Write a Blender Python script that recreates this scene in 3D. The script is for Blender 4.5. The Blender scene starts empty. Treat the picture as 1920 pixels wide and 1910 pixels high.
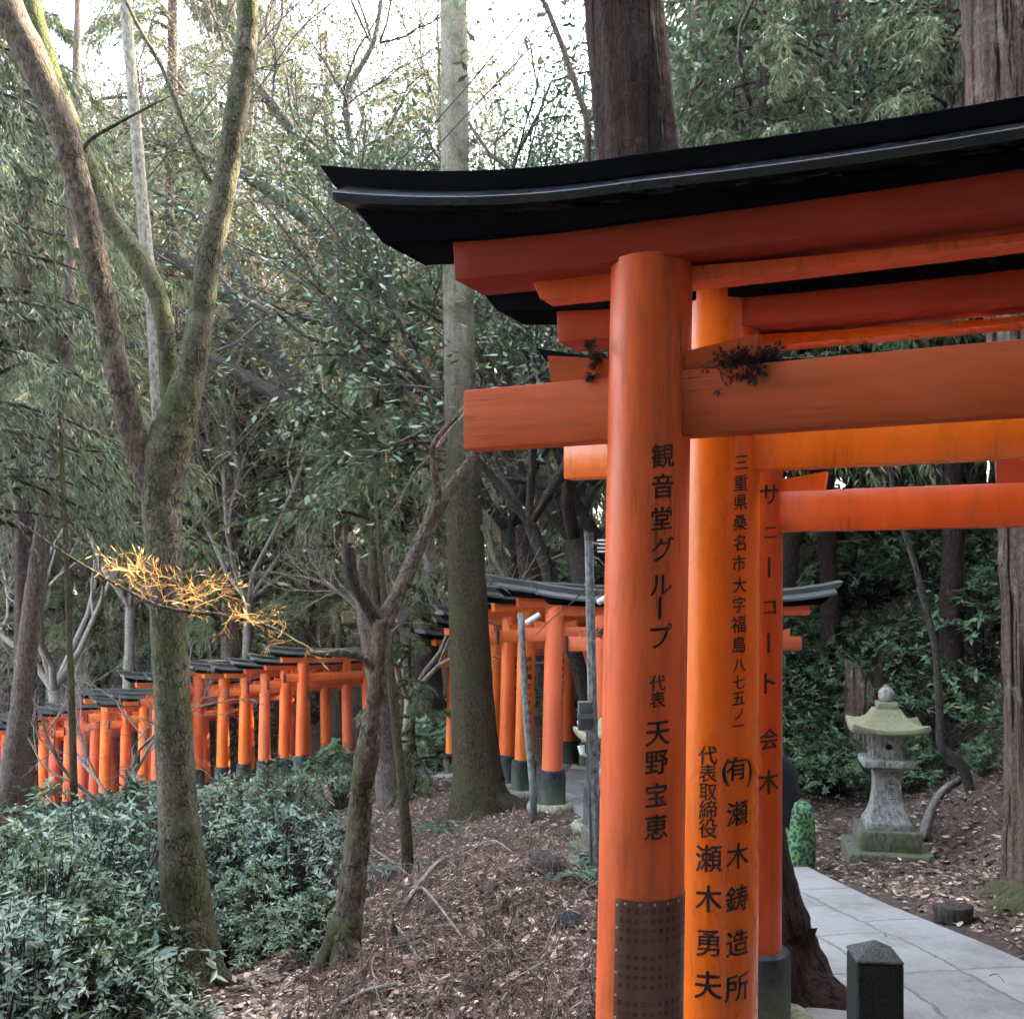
import bpy, bmesh, math, random
import numpy as np
from mathutils import Vector, Matrix, noise
R = math.radians
scene = bpy.context.scene
COL = scene.collection
rng = np.random.default_rng(7)
random.seed(7)
EYE = 1.55          # height of the lens above the ground it stands on
F = 1920.0          # focal length in photo pixels
HX, HY = 960.0, 1088.0

def P(px, py, Y):
    """point of the place seen at photo pixel (px, py) and standing Y metres ahead of the lens"""
    return Vector(((px - HX) / F * Y, Y, EYE - (py - HY) / F * Y))

# ---------------------------------------------------------------- objects
def link(o, parent=None):
    COL.objects.link(o)
    if parent is not None:
        o.parent = parent
    return o

def tag(o, label=None, cat=None, group=None, kind=None):
    if label: o['label'] = label
    if cat: o['category'] = cat
    if group: o['group'] = group
    if kind: o['kind'] = kind
    return o

def thing(name, loc, label, cat, group=None, rz=0.0):
    o = bpy.data.objects.new(name, None)
    o.empty_display_size = .2
    o.location = loc
    o.rotation_euler = (0, 0, rz)
    link(o)
    return tag(o, label, cat, group)

def mesh_obj(name, verts, faces, mat, parent=None, smooth=False):
    me = bpy.data.meshes.new(name)
    me.from_pydata([tuple(v) for v in verts], [], faces)
    me.update()
    if smooth:
        me.polygons.foreach_set('use_smooth', [True] * len(me.polygons))
    me.materials.append(mat)
    return link(bpy.data.objects.new(name, me), parent)

def np_mesh(name, V, Fq, mats, mi=None, smooth=False):
    """V (n,3); Fq (m,k) face array with k corners each"""
    V = np.asarray(V, np.float32); Fq = np.asarray(Fq, np.int32)
    me = bpy.data.meshes.new(name)
    m, k = Fq.shape
    me.vertices.add(len(V)); me.vertices.foreach_set('co', V.ravel())
    me.loops.add(m * k); me.loops.foreach_set('vertex_index', Fq.ravel())
    me.polygons.add(m)
    me.polygons.foreach_set('loop_start', np.arange(0, m * k, k, dtype=np.int32))
    if mi is not None:
        me.polygons.foreach_set('material_index', np.asarray(mi, np.int32))
    if smooth:
        me.polygons.foreach_set('use_smooth', np.ones(m, bool))
    me.update(calc_edges=True)
    for mt in (mats if isinstance(mats, (list, tuple)) else [mats]):
        me.materials.append(mt)
    return me

class MB:
    """collects shapes into one mesh"""
    def __init__(s): s.v = []; s.f = []
    def add(s, vs, fs):
        b = len(s.v); s.v += [Vector(v) for v in vs]
        s.f += [[i + b for i in f] for f in fs]; return s
    def box(s, c, d, rz=0, tilt=None):
        hx, hy, hz = d[0] / 2, d[1] / 2, d[2] / 2
        M = Matrix.Rotation(rz, 3, 'Z')
        if tilt is not None: M = M @ tilt
        vs = [Vector(c) + M @ Vector((x * hx, y * hy, z * hz)) for z in (-1, 1) for x, y in ((-1, -1), (1, -1), (1, 1), (-1, 1))]
        return s.add(vs, [(3, 2, 1, 0), (4, 5, 6, 7), (0, 1, 5, 4), (1, 2, 6, 5), (2, 3, 7, 6), (3, 0, 4, 7)])
    def loft(s, rings, cap=True):
        n = len(rings[0]); b = len(s.v)
        for r in rings: s.v += [Vector(v) for v in r]
        for i in range(len(rings) - 1):
            for j in range(n):
                s.f.append([b + i * n + j, b + i * n + (j + 1) % n, b + (i + 1) * n + (j + 1) % n, b + (i + 1) * n + j])
        if cap:
            s.f.append([b + j for j in range(n)][::-1])
            s.f.append([b + (len(rings) - 1) * n + j for j in range(n)])
        return s
    def lathe(s, prof, n=32, c=(0, 0, 0), cap=True):
        c = Vector(c)
        return s.loft([[c + Vector((r * math.cos(2 * math.pi * j / n), r * math.sin(2 * math.pi * j / n), z)) for j in range(n)] for r, z in prof], cap)
    def tube(s, pts, rad, n=8, cap=True, rough=0.0, seed=0, flute=0.0, fn=7):
        pts = [Vector(p) for p in pts]; m = len(pts)
        rad = rad if isinstance(rad, (list, tuple)) else [rad] * m
        up = Vector((0, 0, 1)); ref = None; rings = []
        for i, p in enumerate(pts):
            t = (pts[min(i + 1, m - 1)] - pts[max(i - 1, 0)]).normalized()
            if ref is None:
                ref = t.cross(Vector((1, 0, 0)) if abs(t.x) < .8 else Vector((0, 1, 0))).normalized()
            a = (ref - t * ref.dot(t)).normalized(); ref = a; b = t.cross(a)
            ring = []
            for j in range(n):
                th = 2 * math.pi * j / n
                r = rad[i]
                if rough or flute:
                    dr = a * math.cos(th) + b * math.sin(th)
                    q = p + dr * rad[i]
                    r = rad[i] * (1 + rough * noise.noise(q * (2.2 / max(rad[i], .02)) * .5 + Vector((seed, 0, 0)))
                                  + flute * math.sin(th * fn + 2 * noise.noise(Vector((0, 0, p.z * .8 + seed)))))
                ring.append(p + (a * math.cos(th) + b * math.sin(th)) * r)
            rings.append(ring)
        return s.loft(rings, cap)
    def build(s, name, mat, parent=None, smooth=False, auto=None):
        o = mesh_obj(name, s.v, s.f, mat, parent, smooth)
        bm = bmesh.new(); bm.from_mesh(o.data)
        bmesh.ops.recalc_face_normals(bm, faces=bm.faces); bm.to_mesh(o.data); bm.free()
        if auto is not None:
            o.data.polygons.foreach_set('use_smooth', [True] * len(o.data.polygons))
            o.data.set_sharp_from_angle(angle=R(auto))
        return o

def bevel(o, w, seg=2, ang=35, sharp=50):
    bm = bmesh.new(); bm.from_mesh(o.data)
    es = [e for e in bm.edges if len(e.link_faces) == 2 and e.calc_face_angle(0) > R(ang)]
    bmesh.ops.bevel(bm, geom=es, offset=w, segments=seg, affect='EDGES', profile=.5, clamp_overlap=True)
    bm.to_mesh(o.data); bm.free()
    o.data.polygons.foreach_set('use_smooth', [True] * len(o.data.polygons))
    o.data.set_sharp_from_angle(angle=R(sharp))
    return o

def copy_tree(o, parent=None):
    c = o.copy(); COL.objects.link(c)
    if parent is not None: c.parent = parent
    for ch in o.children: copy_tree(ch, c)
    return c

def spline(pts, n):
    """Catmull-Rom through rows of pts (any width), n samples per span"""
    A = np.array(pts, float); A = np.vstack([2 * A[0] - A[1], A, 2 * A[-1] - A[-2]])
    out = []
    for i in range(1, len(A) - 2):
        for t in np.linspace(0, 1, n, endpoint=False):
            p0, p1, p2, p3 = A[i - 1:i + 3]
            out.append(.5 * (2 * p1 + (p2 - p0) * t + (2 * p0 - 5 * p1 + 4 * p2 - p3) * t * t + (3 * p1 - p0 - 3 * p2 + p3) * t ** 3))
    out.append(A[-2]); return np.array(out)

# ---------------------------------------------------------------- materials
def new_mat(name):
    m = bpy.data.materials.new(name); m.use_nodes = True
    nt = m.node_tree; b = nt.nodes['Principled BSDF']
    return m, nt, b

def N(nt, typ, **kw):
    n = nt.nodes.new(typ)
    for k, v in kw.items():
        if k == 'inp':
            for a, c in v.items(): n.inputs[a].default_value = c
        else: setattr(n, k, v)
    return n

def ramp(nt, fac, stops, interp='LINEAR'):
    r = N(nt, 'ShaderNodeValToRGB'); r.color_ramp.interpolation = interp
    els = r.color_ramp.elements
    els[0].position, els[0].color = stops[0][0], (*stops[0][1], 1)
    els[1].position, els[1].color = stops[-1][0], (*stops[-1][1], 1)
    for p, c in stops[1:-1]:
        e = els.new(p); e.color = (*c, 1)
    nt.links.new(fac, r.inputs[0]); return r.outputs[0]

def mixc(nt, fac, a, b, mode='MIX'):
    m = N(nt, 'ShaderNodeMix', data_type='RGBA', blend_type=mode)
    for sock, v in ((m.inputs[0], fac), (m.inputs[6], a), (m.inputs[7], b)):
        if isinstance(v, (int, float)): sock.default_value = v
        elif isinstance(v, tuple): sock.default_value = (*v, 1)
        else: nt.links.new(v, sock)
    return m.outputs[2]

def noise_tex(nt, scale, detail=5, rough=.6, vec=None, stretch=None, coord='Object', dist=0):
    if vec is None:
        tc = N(nt, 'ShaderNodeTexCoord'); vec = tc.outputs[coord]
    if stretch:
        mp = N(nt, 'ShaderNodeMapping'); mp.inputs['Scale'].default_value = stretch
        nt.links.new(vec, mp.inputs[0]); vec = mp.outputs[0]
    n = N(nt, 'ShaderNodeTexNoise', inp={'Scale': scale, 'Detail': detail, 'Roughness': rough, 'Distortion': dist})
    nt.links.new(vec, n.inputs['Vector']); return n.outputs[0]

def bump(nt, b, h, strength=.3, dist=.02):
    n = N(nt, 'ShaderNodeBump', inp={'Strength': strength, 'Distance': dist})
    nt.links.new(h, n.inputs['Height']); nt.links.new(n.outputs[0], b.inputs['Normal'])

def paint_mat(name, c, rough=.38, dirt=.25, spec=.5, dirtc=(.06, .035, .02), streak=1.0, grain=(1, 1, .12), fade=None, crack=0.0):
    """weathered paint: tone patches, grain streaks, specks, optional sun faded patches and hairline cracks along the grain"""
    m, nt, b = new_mat(name)
    n1 = noise_tex(nt, 3.5, 6, .65, stretch=tuple(.35 if g_ < .5 else 1 for g_ in grain))
    n2 = noise_tex(nt, 26, 4, .6, stretch=grain)
    c1 = mixc(nt, ramp(nt, n1, [(.3, (0, 0, 0)), (.75, (1, 1, 1))]), tuple(x * .80 for x in c), tuple(min(1, x * 1.12) for x in c))
    if fade:
        nf = noise_tex(nt, 2.1, 7, .72, stretch=tuple(.5 if g_ < .5 else 1 for g_ in grain))
        c1 = mixc(nt, ramp(nt, nf, [(.46, (0, 0, 0)), (.72, (.75, .75, .75))]), c1, fade)
    st = ramp(nt, n2, [(.50, (0, 0, 0)), (.85, (1, 1, 1))])
    mm = N(nt, 'ShaderNodeMath', operation='MULTIPLY'); nt.links.new(st, mm.inputs[0]); mm.inputs[1].default_value = dirt * streak
    c2 = mixc(nt, mm.outputs[0], c1, dirtc)
    n3 = noise_tex(nt, 90, 2, .5)
    sp = ramp(nt, n3, [(.70, (0, 0, 0)), (.76, (1, 1, 1))])
    m3 = N(nt, 'ShaderNodeMath', operation='MULTIPLY'); nt.links.new(sp, m3.inputs[0]); m3.inputs[1].default_value = dirt * .7
    c3 = mixc(nt, m3.outputs[0], c2, dirtc)
    n5 = noise_tex(nt, 5, 6, .75, stretch=tuple(.25 if g_ < .5 else 1 for g_ in grain))
    m5 = N(nt, 'ShaderNodeMath', operation='MULTIPLY'); nt.links.new(ramp(nt, n5, [(.58, (0, 0, 0)), (.78, (1, 1, 1))]), m5.inputs[0]); m5.inputs[1].default_value = dirt * 1.1
    c3 = mixc(nt, m5.outputs[0], c3, tuple(x * .35 + d_ * .5 for x, d_ in zip(c, dirtc)))
    h = n2
    if crack:
        nc = noise_tex(nt, 34, 3, .5, stretch=tuple(g_ * .35 if g_ < .5 else 1 for g_ in grain), dist=.3)
        ck = ramp(nt, nc, [(.485, (0, 0, 0)), (.5, (1, 1, 1)), (.515, (0, 0, 0))]); ng = noise_tex(nt, 4, 3, .6)
        mg = N(nt, 'ShaderNodeMath', operation='MULTIPLY'); nt.links.new(ck, mg.inputs[0]); nt.links.new(ramp(nt, ng, [(.52, (0, 0, 0)), (.66, (crack, crack, crack))]), mg.inputs[1])
        c3 = mixc(nt, mg.outputs[0], c3, dirtc)
        sb = N(nt, 'ShaderNodeMath', operation='SUBTRACT'); nt.links.new(n2, sb.inputs[0]); nt.links.new(mg.outputs[0], sb.inputs[1]); h = sb.outputs[0]
    nt.links.new(c3, b.inputs['Base Color'])
    rr = N(nt, 'ShaderNodeMapRange', inp={'From Min': .3, 'From Max': .7, 'To Min': rough * .8, 'To Max': rough * 1.4})
    nt.links.new(n1, rr.inputs[0]); nt.links.new(rr.outputs[0], b.inputs['Roughness'])
    b.inputs['Specular IOR Level'].default_value = spec
    bump(nt, b, h, .10, .004)
    return m

def bark_mat(name, dark, light, moss=None, mossamt=.5, scale=9, zs=.22, bumpd=.02, rough=.9, lichen=None, mossz=None, flake=0.0, blend=None, gap=0.0):
    """mossz=(z0,z1): moss thick at z0 thinning out at z1 (object space)"""
    m, nt, b = new_mat(name)
    n1 = noise_tex(nt, scale, 8, .7, stretch=(1, 1, zs), dist=.6)
    n2 = noise_tex(nt, scale * 5, 5, .65, stretch=(1, 1, .5))
    col = ramp(nt, n1, [(.3, dark), (.5, tuple((d + l) / 2 for d, l in zip(dark, light))), (.7, light)])
    col = mixc(nt, .6, col, ramp(nt, n2, [(.36, tuple(x * .25 for x in dark)), (.62, tuple(min(1, x * 1.35) for x in light))]))
    if gap:
        ngp = noise_tex(nt, scale * 1.5, 4, .6, stretch=(1, 1, .022), dist=.8); nsh = noise_tex(nt, scale * 2.3, 5, .7, stretch=(1, 1, .03))
        gp = ramp(nt, ngp, [(.36, (gap, gap, gap)), (.46, (0, 0, 0))])
        col = mixc(nt, .5, col, ramp(nt, nsh, [(.35, dark), (.65, tuple(min(1, x * 1.3) for x in light))]))
        col = mixc(nt, gp, col, tuple(x * .18 for x in dark))
        sg = N(nt, 'ShaderNodeMath', operation='MULTIPLY_ADD'); nt.links.new(gp, sg.inputs[0]); sg.inputs[1].default_value = -1.2; nt.links.new(n1, sg.inputs[2]); n1 = sg.outputs[0]
    if blend:
        d2, l2, z0_, z1_ = blend
        tcb = N(nt, 'ShaderNodeTexCoord'); sb = N(nt, 'ShaderNodeSeparateXYZ'); nt.links.new(tcb.outputs['Object'], sb.inputs[0])
        nb_ = noise_tex(nt, 1.6, 5, .7, stretch=(2, 2, .5)); ma = N(nt, 'ShaderNodeMath', operation='MULTIPLY_ADD'); nt.links.new(nb_, ma.inputs[0]); ma.inputs[1].default_value = (z1_ - z0_) * 1.2; nt.links.new(sb.outputs[2], ma.inputs[2])
        mb_ = N(nt, 'ShaderNodeMapRange', inp={'From Min': z0_ + (z1_ - z0_) * .6, 'From Max': z1_ + (z1_ - z0_) * .6}); nt.links.new(ma.outputs[0], mb_.inputs[0])
        col = mixc(nt, mb_.outputs[0], col, mixc(nt, .5, ramp(nt, n1, [(.3, d2), (.7, l2)]), ramp(nt, n2, [(.36, d2), (.62, l2)])))
    if flake:
        tcf = N(nt, 'ShaderNodeTexCoord'); mf = N(nt, 'ShaderNodeMapping'); mf.inputs['Scale'].default_value = (1, 1, .5); nt.links.new(tcf.outputs['Object'], mf.inputs[0])
        nf = N(nt, 'ShaderNodeTexNoise', inp={'Scale': 14.0, 'Detail': 4.0}); nt.links.new(mf.outputs[0], nf.inputs['Vector'])
        vf = N(nt, 'ShaderNodeVectorMath', operation='MULTIPLY_ADD'); nt.links.new(nf.outputs[1], vf.inputs[0]); vf.inputs[1].default_value = (.09, .09, .09); nt.links.new(mf.outputs[0], vf.inputs[2])
        vof = N(nt, 'ShaderNodeTexVoronoi', feature='DISTANCE_TO_EDGE', inp={'Scale': 24.0, 'Randomness': 1.0}); nt.links.new(vf.outputs[0], vof.inputs['Vector'])
        ck = ramp(nt, vof.outputs['Distance'], [(.0, (1, 1, 1)), (.13, (0, 0, 0))]); ng = noise_tex(nt, 5, 4, .65)
        mg = N(nt, 'ShaderNodeMath', operation='MULTIPLY'); nt.links.new(ck, mg.inputs[0]); nt.links.new(ramp(nt, ng, [(.38, (0, 0, 0)), (.62, (flake, flake, flake))]), mg.inputs[1])
        col = mixc(nt, mg.outputs[0], col, tuple(x * .22 for x in dark))
        sf = N(nt, 'ShaderNodeMath', operation='SUBTRACT'); nt.links.new(n1, sf.inputs[0]); nt.links.new(mg.outputs[0], sf.inputs[1]); n1 = sf.outputs[0]
    if lichen:
        n4 = noise_tex(nt, 6, 5, .7)
        col = mixc(nt, ramp(nt, n4, [(.56, (0, 0, 0)), (.68, (.75, .75, .75))]), col, lichen)
    if moss:
        n3 = noise_tex(nt, 2.6, 6, .72)
        f = ramp(nt, n3, [(.62 - mossamt * .45, (0, 0, 0)), (.78 - mossamt * .3, (1, 1, 1))])
        if mossz:
            tc = N(nt, 'ShaderNodeTexCoord'); sx = N(nt, 'ShaderNodeSeparateXYZ'); nt.links.new(tc.outputs['Object'], sx.inputs[0])
            mr = N(nt, 'ShaderNodeMapRange', inp={'From Min': mossz[0], 'From Max': mossz[1], 'To Min': 1, 'To Max': 0}); nt.links.new(sx.outputs[2], mr.inputs[0])
            mu = N(nt, 'ShaderNodeMath', operation='MULTIPLY'); nt.links.new(f, mu.inputs[0]); nt.links.new(mr.outputs[0], mu.inputs[1]); f = mu.outputs[0]
        n5 = noise_tex(nt, 60, 4, .7)
        mc = mixc(nt, n5, tuple(x * .45 for x in moss), tuple(x * 1.5 for x in moss))
        col = mixc(nt, f, col, mc)
    nt.links.new(col, b.inputs['Base Color']); b.inputs['Roughness'].default_value = rough
    b.inputs['Specular IOR Level'].default_value = .2
    ad = N(nt, 'ShaderNodeMath', operation='MULTIPLY_ADD'); nt.links.new(n2, ad.inputs[0]); ad.inputs[1].default_value = .7; nt.links.new(n1, ad.inputs[2])
    bump(nt, b, ad.outputs[0], 1.0, bumpd * 1.6)
    return m

def leaf_mat(name, stops, rough=.42, spec=.5, trans=.25):
    m, nt, b = new_mat(name)
    g = N(nt, 'ShaderNodeNewGeometry')
    col = ramp(nt, g.outputs['Random Per Island'], stops)
    nt.links.new(col, b.inputs['Base Color'])
    b.inputs['Roughness'].default_value = rough; b.inputs['Specular IOR Level'].default_value = spec
    if trans:
        t = N(nt, 'ShaderNodeBsdfTranslucent'); nt.links.new(col, t.inputs[0])
        mx = N(nt, 'ShaderNodeMixShader'); mx.inputs[0].default_value = trans
        nt.links.new(b.outputs[0], mx.inputs[1]); nt.links.new(t.outputs[0], mx.inputs[2])
        nt.links.new(mx.outputs[0], nt.nodes['Material Output'].inputs[0])
    return m

def plain(name, c, rough=.6, metal=0, spec=.5, var=.2, sc=12):
    m, nt, b = new_mat(name)
    n = noise_tex(nt, sc, 5, .65)
    nt.links.new(mixc(nt, n, tuple(x * (1 - var) for x in c), tuple(min(1, x * (1 + var)) for x in c)), b.inputs['Base Color'])
    b.inputs['Roughness'].default_value = rough; b.inputs['Metallic'].default_value = metal; b.inputs['Specular IOR Level'].default_value = spec
    return m

M = {}
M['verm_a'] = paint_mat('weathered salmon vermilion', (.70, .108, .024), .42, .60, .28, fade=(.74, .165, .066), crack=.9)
M['verm_a_beam'] = paint_mat('faded brownish vermilion', (.46, .084, .026), .65, .5, .10, grain=(.06, 1, 1), fade=(.48, .125, .052), crack=.8)
M['verm_lintel'] = paint_mat('deep red vermilion darkened for shade', (.30, .032, .016), .5, .25, .12, grain=(.06, 1, 1))  # red darkened to paint in the shade under the roof
M['verm_b'] = paint_mat('bright orange vermilion', (.84, .156, .003), .26, .2, .45, crack=.5)
M['verm_c'] = paint_mat('deep red orange vermilion', (.60, .078, .006), .30, .3, .35, crack=.5)
M['verm_far_b'] = paint_mat('sun bleached orange vermilion', (.80, .165, .010), .4, .16)
M['verm_far_c'] = paint_mat('bright red orange vermilion', (.74, .120, .014), .42, .2)
M['verm_far_r'] = paint_mat('plain red vermilion', (.64, .092, .022), .5, .25)
M['verm_pink'] = paint_mat('pale faded vermilion', (.82, .175, .065), .5, .2, .4)
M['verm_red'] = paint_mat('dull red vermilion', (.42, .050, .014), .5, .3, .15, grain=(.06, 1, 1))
M['black'] = paint_mat('black lacquer', (.0028, .0032, .0055), .7, .05, .015, dirtc=(.02, .02, .02), grain=(.06, 1, 1))
M['blackcap'] = paint_mat('black roof board paint', (.0035, .004, .0075), .6, .12, .02, dirtc=(.02, .022, .026), grain=(.06, 1, 1))
M['blackboard'] = paint_mat('black sheet over roof board', (.005, .006, .012), .25, .15, .5, dirtc=(.05, .055, .07), grain=(.06, 1, 1))
M['roof_old'] = paint_mat('weathered grey roof board', (.095, .10, .095), .5, .6, dirtc=(.05, .055, .045), grain=(.06, 1, 1))
M['ink'] = plain('black lettering paint', (.010, .007, .009), .4, var=.5, sc=60)
M['endcap'] = plain('dark end board', (.02, .012, .014), .5)
M['nemaki'] = bark_mat('black wrapped foot', (.012, .014, .02), (.045, .05, .058), moss=(.13, .15, .10), mossamt=.55, scale=5, zs=.3, bumpd=.004, rough=.55, mossz=(0.05, .40))
M['stonering'] = bark_mat('mossy concrete ring', (.22, .21, .16), (.40, .38, .29), moss=(.2, .22, .10), mossamt=.35, scale=6, zs=1, bumpd=.01)
# ---------------------------------------------------------------- ground
PATH = spline([(-1.2, -2.7, .1), (.13, -.03, -.15), (1.40, 2.57, -.42), (2.1, 4.3, -.55), (2.12, 5.5, -.62), (1.86, 7.5, -.83), (1.74, 9.5, -1.03),
               (1.78, 11.2, -1.15), (1.5, 12.8, -1.22), (1.1, 14.3, -1.33), (.7, 15.7, -1.48), (.2, 17.2, -1.68), (-.4, 18.6, -1.92),
               (-1.3, 20.2, -2.3), (-2.6, 21.9, -2.55), (-4.2, 23.2, -2.85), (-6.2, 24.3, -3.3), (-8.5, 25.4, -4.0), (-11, 26.8, -4.65),
               (-13.6, 28.2, -5.15), (-17, 30, -5.7), (-23, 33.5, -6.5)], 10)
PT = np.gradient(PATH, axis=0); PT /= np.linalg.norm(PT[:, :2], axis=1)[:, None]
PHALF = .82

def fbm(x, y, s, seed=0.0):
    r = np.zeros_like(x); a = 1.0; k = 1.0 / s
    rs = np.random.default_rng(int(seed * 10) + 3)
    for o in range(5):
        for q in range(3):
            th = rs.uniform(0, 6.28); ph = rs.uniform(0, 6.28)
            r += a * np.sin((x * math.cos(th) + y * math.sin(th)) * k * 6.28 * rs.uniform(.7, 1.3) + ph)
        a *= .5; k *= 2.03
    return r / 3

def smax(x, k=.5):
    return np.log1p(np.exp(np.clip(x / k, -30, 30))) * k

def height(x, y, rough=True):
    x = np.atleast_1d(np.asarray(x, float)); y = np.atleast_1d(np.asarray(y, float)); sh = x.shape
    x = x.ravel(); y = y.ravel(); out = np.empty_like(x)
    for a in range(0, len(x), 20000):
        X = x[a:a + 20000]; Y = y[a:a + 20000]
        dx = X[:, None] - PATH[None, :, 0]; dy = Y[:, None] - PATH[None, :, 1]
        d2 = dx * dx + dy * dy
        w = 1 / (d2 + .15) ** 2.2
        zp = (w * PATH[None, :, 2]).sum(1) / w.sum(1)
        j = d2.argmin(1); d = np.sqrt(d2[np.arange(len(X)), j])
        side = PT[j, 0] * dy[np.arange(len(X)), j] - PT[j, 1] * dx[np.arange(len(X)), j]   # >0 left of travel
        lf = 1 / (1 + np.exp(-np.clip(side / np.maximum(d, .05) * 6, -30, 30)))
        dl = smax(d - 1.5, .3)
        left = -.25 * np.minimum(dl, 5) - .12 * np.clip(dl - 5, 0, 6)
        dr = smax(d - 2.55, .25)
        right = .80 * np.minimum(dr, 4.5) + .48 * np.clip(dr - 4.5, 0, 70)
        z = zp + lf * left + (1 - lf) * right
        # the wooded hillside that closes the valley far ahead
        z += .85 * smax(Y + .25 * X - 32.5, 2.5) * (lf)
        z += .38 * np.exp(-(((X + .25) / 1.05) ** 2 + ((Y - 7.9) / 1.3) ** 2)) + .12 * np.exp(-(((X + .9) / .7) ** 2 + ((Y - 6.4) / .8) ** 2))
        z -= .13 * np.exp(-(((X - 3.65) / 1.3) ** 2 + ((Y - 9.8) / 1.3) ** 2) ** 2)
        # hollow washed out under the bank
        z -= .35 * np.exp(-(((X - 5.6) / .5) ** 2 + ((Y - 12.1) / .9) ** 2))
        z += .42 * smax(-Y - 2.2, .6)        # the hill goes on rising behind the viewer
        if rough:
            k = np.clip((d - .95) / .8, 0, 1)
            z += k * (.05 * fbm(X, Y, 2.3, 1) + .022 * fbm(X, Y, .55, 2)) + np.clip((d - 6) / 10, 0, 1) * .35 * fbm(X, Y, 9, 3)
            z -= .03 * (1 - k)
        out[a:a + 20000] = z
    return out.reshape(sh)

def hz(x, y): return float(height(x, y)[0])

def ground_mesh(name, xs, ys, mat):
    gx, gy = np.meshgrid(xs, ys); gz = height(gx, gy)
    V = np.stack([gx.ravel(), gy.ravel(), gz.ravel()], 1)
    nx = len(xs); i = np.arange((len(ys) - 1) * nx).reshape(len(ys) - 1, nx)[:, :-1].ravel()
    me = np_mesh(name, V, np.stack([i, i + 1, i + nx + 1, i + nx], 1), mat, smooth=True)
    x_, y_ = V[:, 0], V[:, 1]; near = (x_ > -24) & (x_ < 6) & (y_ > -4) & (y_ < 35); d = np.full(len(V), 9.0)
    idx = np.where(near)[0]
    for a in range(0, len(idx), 20000):
        q = idx[a:a + 20000]; d[q] = np.sqrt(((x_[q, None] - PATH[None, :, 0]) ** 2 + (y_[q, None] - PATH[None, :, 1]) ** 2).min(1))
    w_ = np.clip(1 - (d + .28 * fbm(x_, y_, 1.1, 5) - .95) / .55, 0, 1)
    at = me.attributes.new('trodden', 'FLOAT', 'POINT'); at.data.foreach_set('value', w_.astype(np.float32))
    return link(bpy.data.objects.new(name, me))

m, nt, b = new_mat('forest floor')
n1 = noise_tex(nt, 1.1, 8, .7); n2 = noise_tex(nt, 22, 8, .75); n3 = noise_tex(nt, 70, 3, .6, stretch=(1, .35, 1))
c = ramp(nt, n1, [(.35, (.062, .043, .036)), (.55, (.11, .078, .066)), (.7, (.13, .098, .072))])
c = mixc(nt, ramp(nt, n2, [(.42, (0, 0, 0)), (.7, (1, 1, 1))]), c, (.25, .188, .150))
c = mixc(nt, ramp(nt, n3, [(.58, (0, 0, 0)), (.66, (.8, .8, .8))]), c, (.02, .013, .012))
n4 = noise_tex(nt, .6, 6, .7)
c = mixc(nt, ramp(nt, n4, [(.60, (0, 0, 0)), (.72, (.5, .5, .5))]), c, (.05, .06, .02))
at_ = N(nt, 'ShaderNodeAttribute', attribute_name='trodden')
e1 = noise_tex(nt, 2.5, 8, .7); e2 = noise_tex(nt, 40, 6, .7)
ec = ramp(nt, e1, [(.3, (.075, .054, .042)), (.7, (.14, .105, .08))])
ec = mixc(nt, ramp(nt, e2, [(.5, (0, 0, 0)), (.75, (.6, .6, .6))]), ec, (.045, .032, .027))
c = mixc(nt, at_.outputs['Fac'], c, ec)
nt.links.new(c, b.inputs['Base Color']); b.inputs['Roughness'].default_value = .95; b.inputs['Specular IOR Level'].default_value = .15
bump(nt, b, n2, .8, .05); M['floor'] = m

def axis(dense0, dense1, step, lo, hi, grow=1.16):
    a = list(np.arange(dense0, dense1, step)); s = step
    while a[-1] < hi: s *= grow; a.append(a[-1] + s)
    s = step
    while a[0] > lo: s *= grow; a.insert(0, a[0] - s)
    return np.array(a)

g = ground_mesh('forest_ground', axis(-7, 6.5, .085, -110, 95), axis(3.0, 15, .085, -55, 125), M['floor'])
tag(g, kind='structure')

# bare trodden earth beside the slabs
m, nt, b = new_mat('trodden earth')
n1 = noise_tex(nt, 2.5, 8, .7); n2 = noise_tex(nt, 40, 6, .7)
c = ramp(nt, n1, [(.3, (.085, .062, .048)), (.7, (.16, .12, .09))])
c = mixc(nt, ramp(nt, n2, [(.5, (0, 0, 0)), (.75, (.6, .6, .6))]), c, (.05, .035, .03))
nt.links.new(c, b.inputs['Base Color']); b.inputs['Roughness'].default_value = .95
bump(nt, b, n2, .5, .02)
M['earth'] = m

# stone slabs
m, nt, b = new_mat('pale stone paving')
uv = N(nt, 'ShaderNodeUVMap')
wob = N(nt, 'ShaderNodeTexNoise', inp={'Scale': 2.2, 'Detail': 5.0, 'Roughness': .65}); nt.links.new(uv.outputs[0], wob.inputs['Vector'])
vm = N(nt, 'ShaderNodeVectorMath', operation='MULTIPLY_ADD'); nt.links.new(wob.outputs[1], vm.inputs[0]); vm.inputs[1].default_value = (.15, .15, 0); nt.links.new(uv.outputs[0], vm.inputs[2])
def bricks(wd, ht, off, mortar):
    bt = N(nt, 'ShaderNodeTexBrick', inp={'Scale': 1.0, 'Mortar Size': mortar, 'Mortar Smooth': .3, 'Brick Width': wd, 'Row Height': ht, 'Bias': -.2})
    bt.offset = off; bt.offset_frequency = 2; bt.squash = .75; bt.squash_frequency = 3
    bt.inputs['Color1'].default_value = (.235, .228, .22, 1); bt.inputs['Color2'].default_value = (.32, .312, .30, 1); bt.inputs['Mortar'].default_value = (.12, .112, .104, 1)
    nt.links.new(vm.outputs[0], bt.inputs['Vector']); return bt
bt = bricks(1.15, .455, .37, .013)
n1 = noise_tex(nt, 1.3, 7, .7); n2 = noise_tex(nt, 55, 5, .7)
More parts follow.
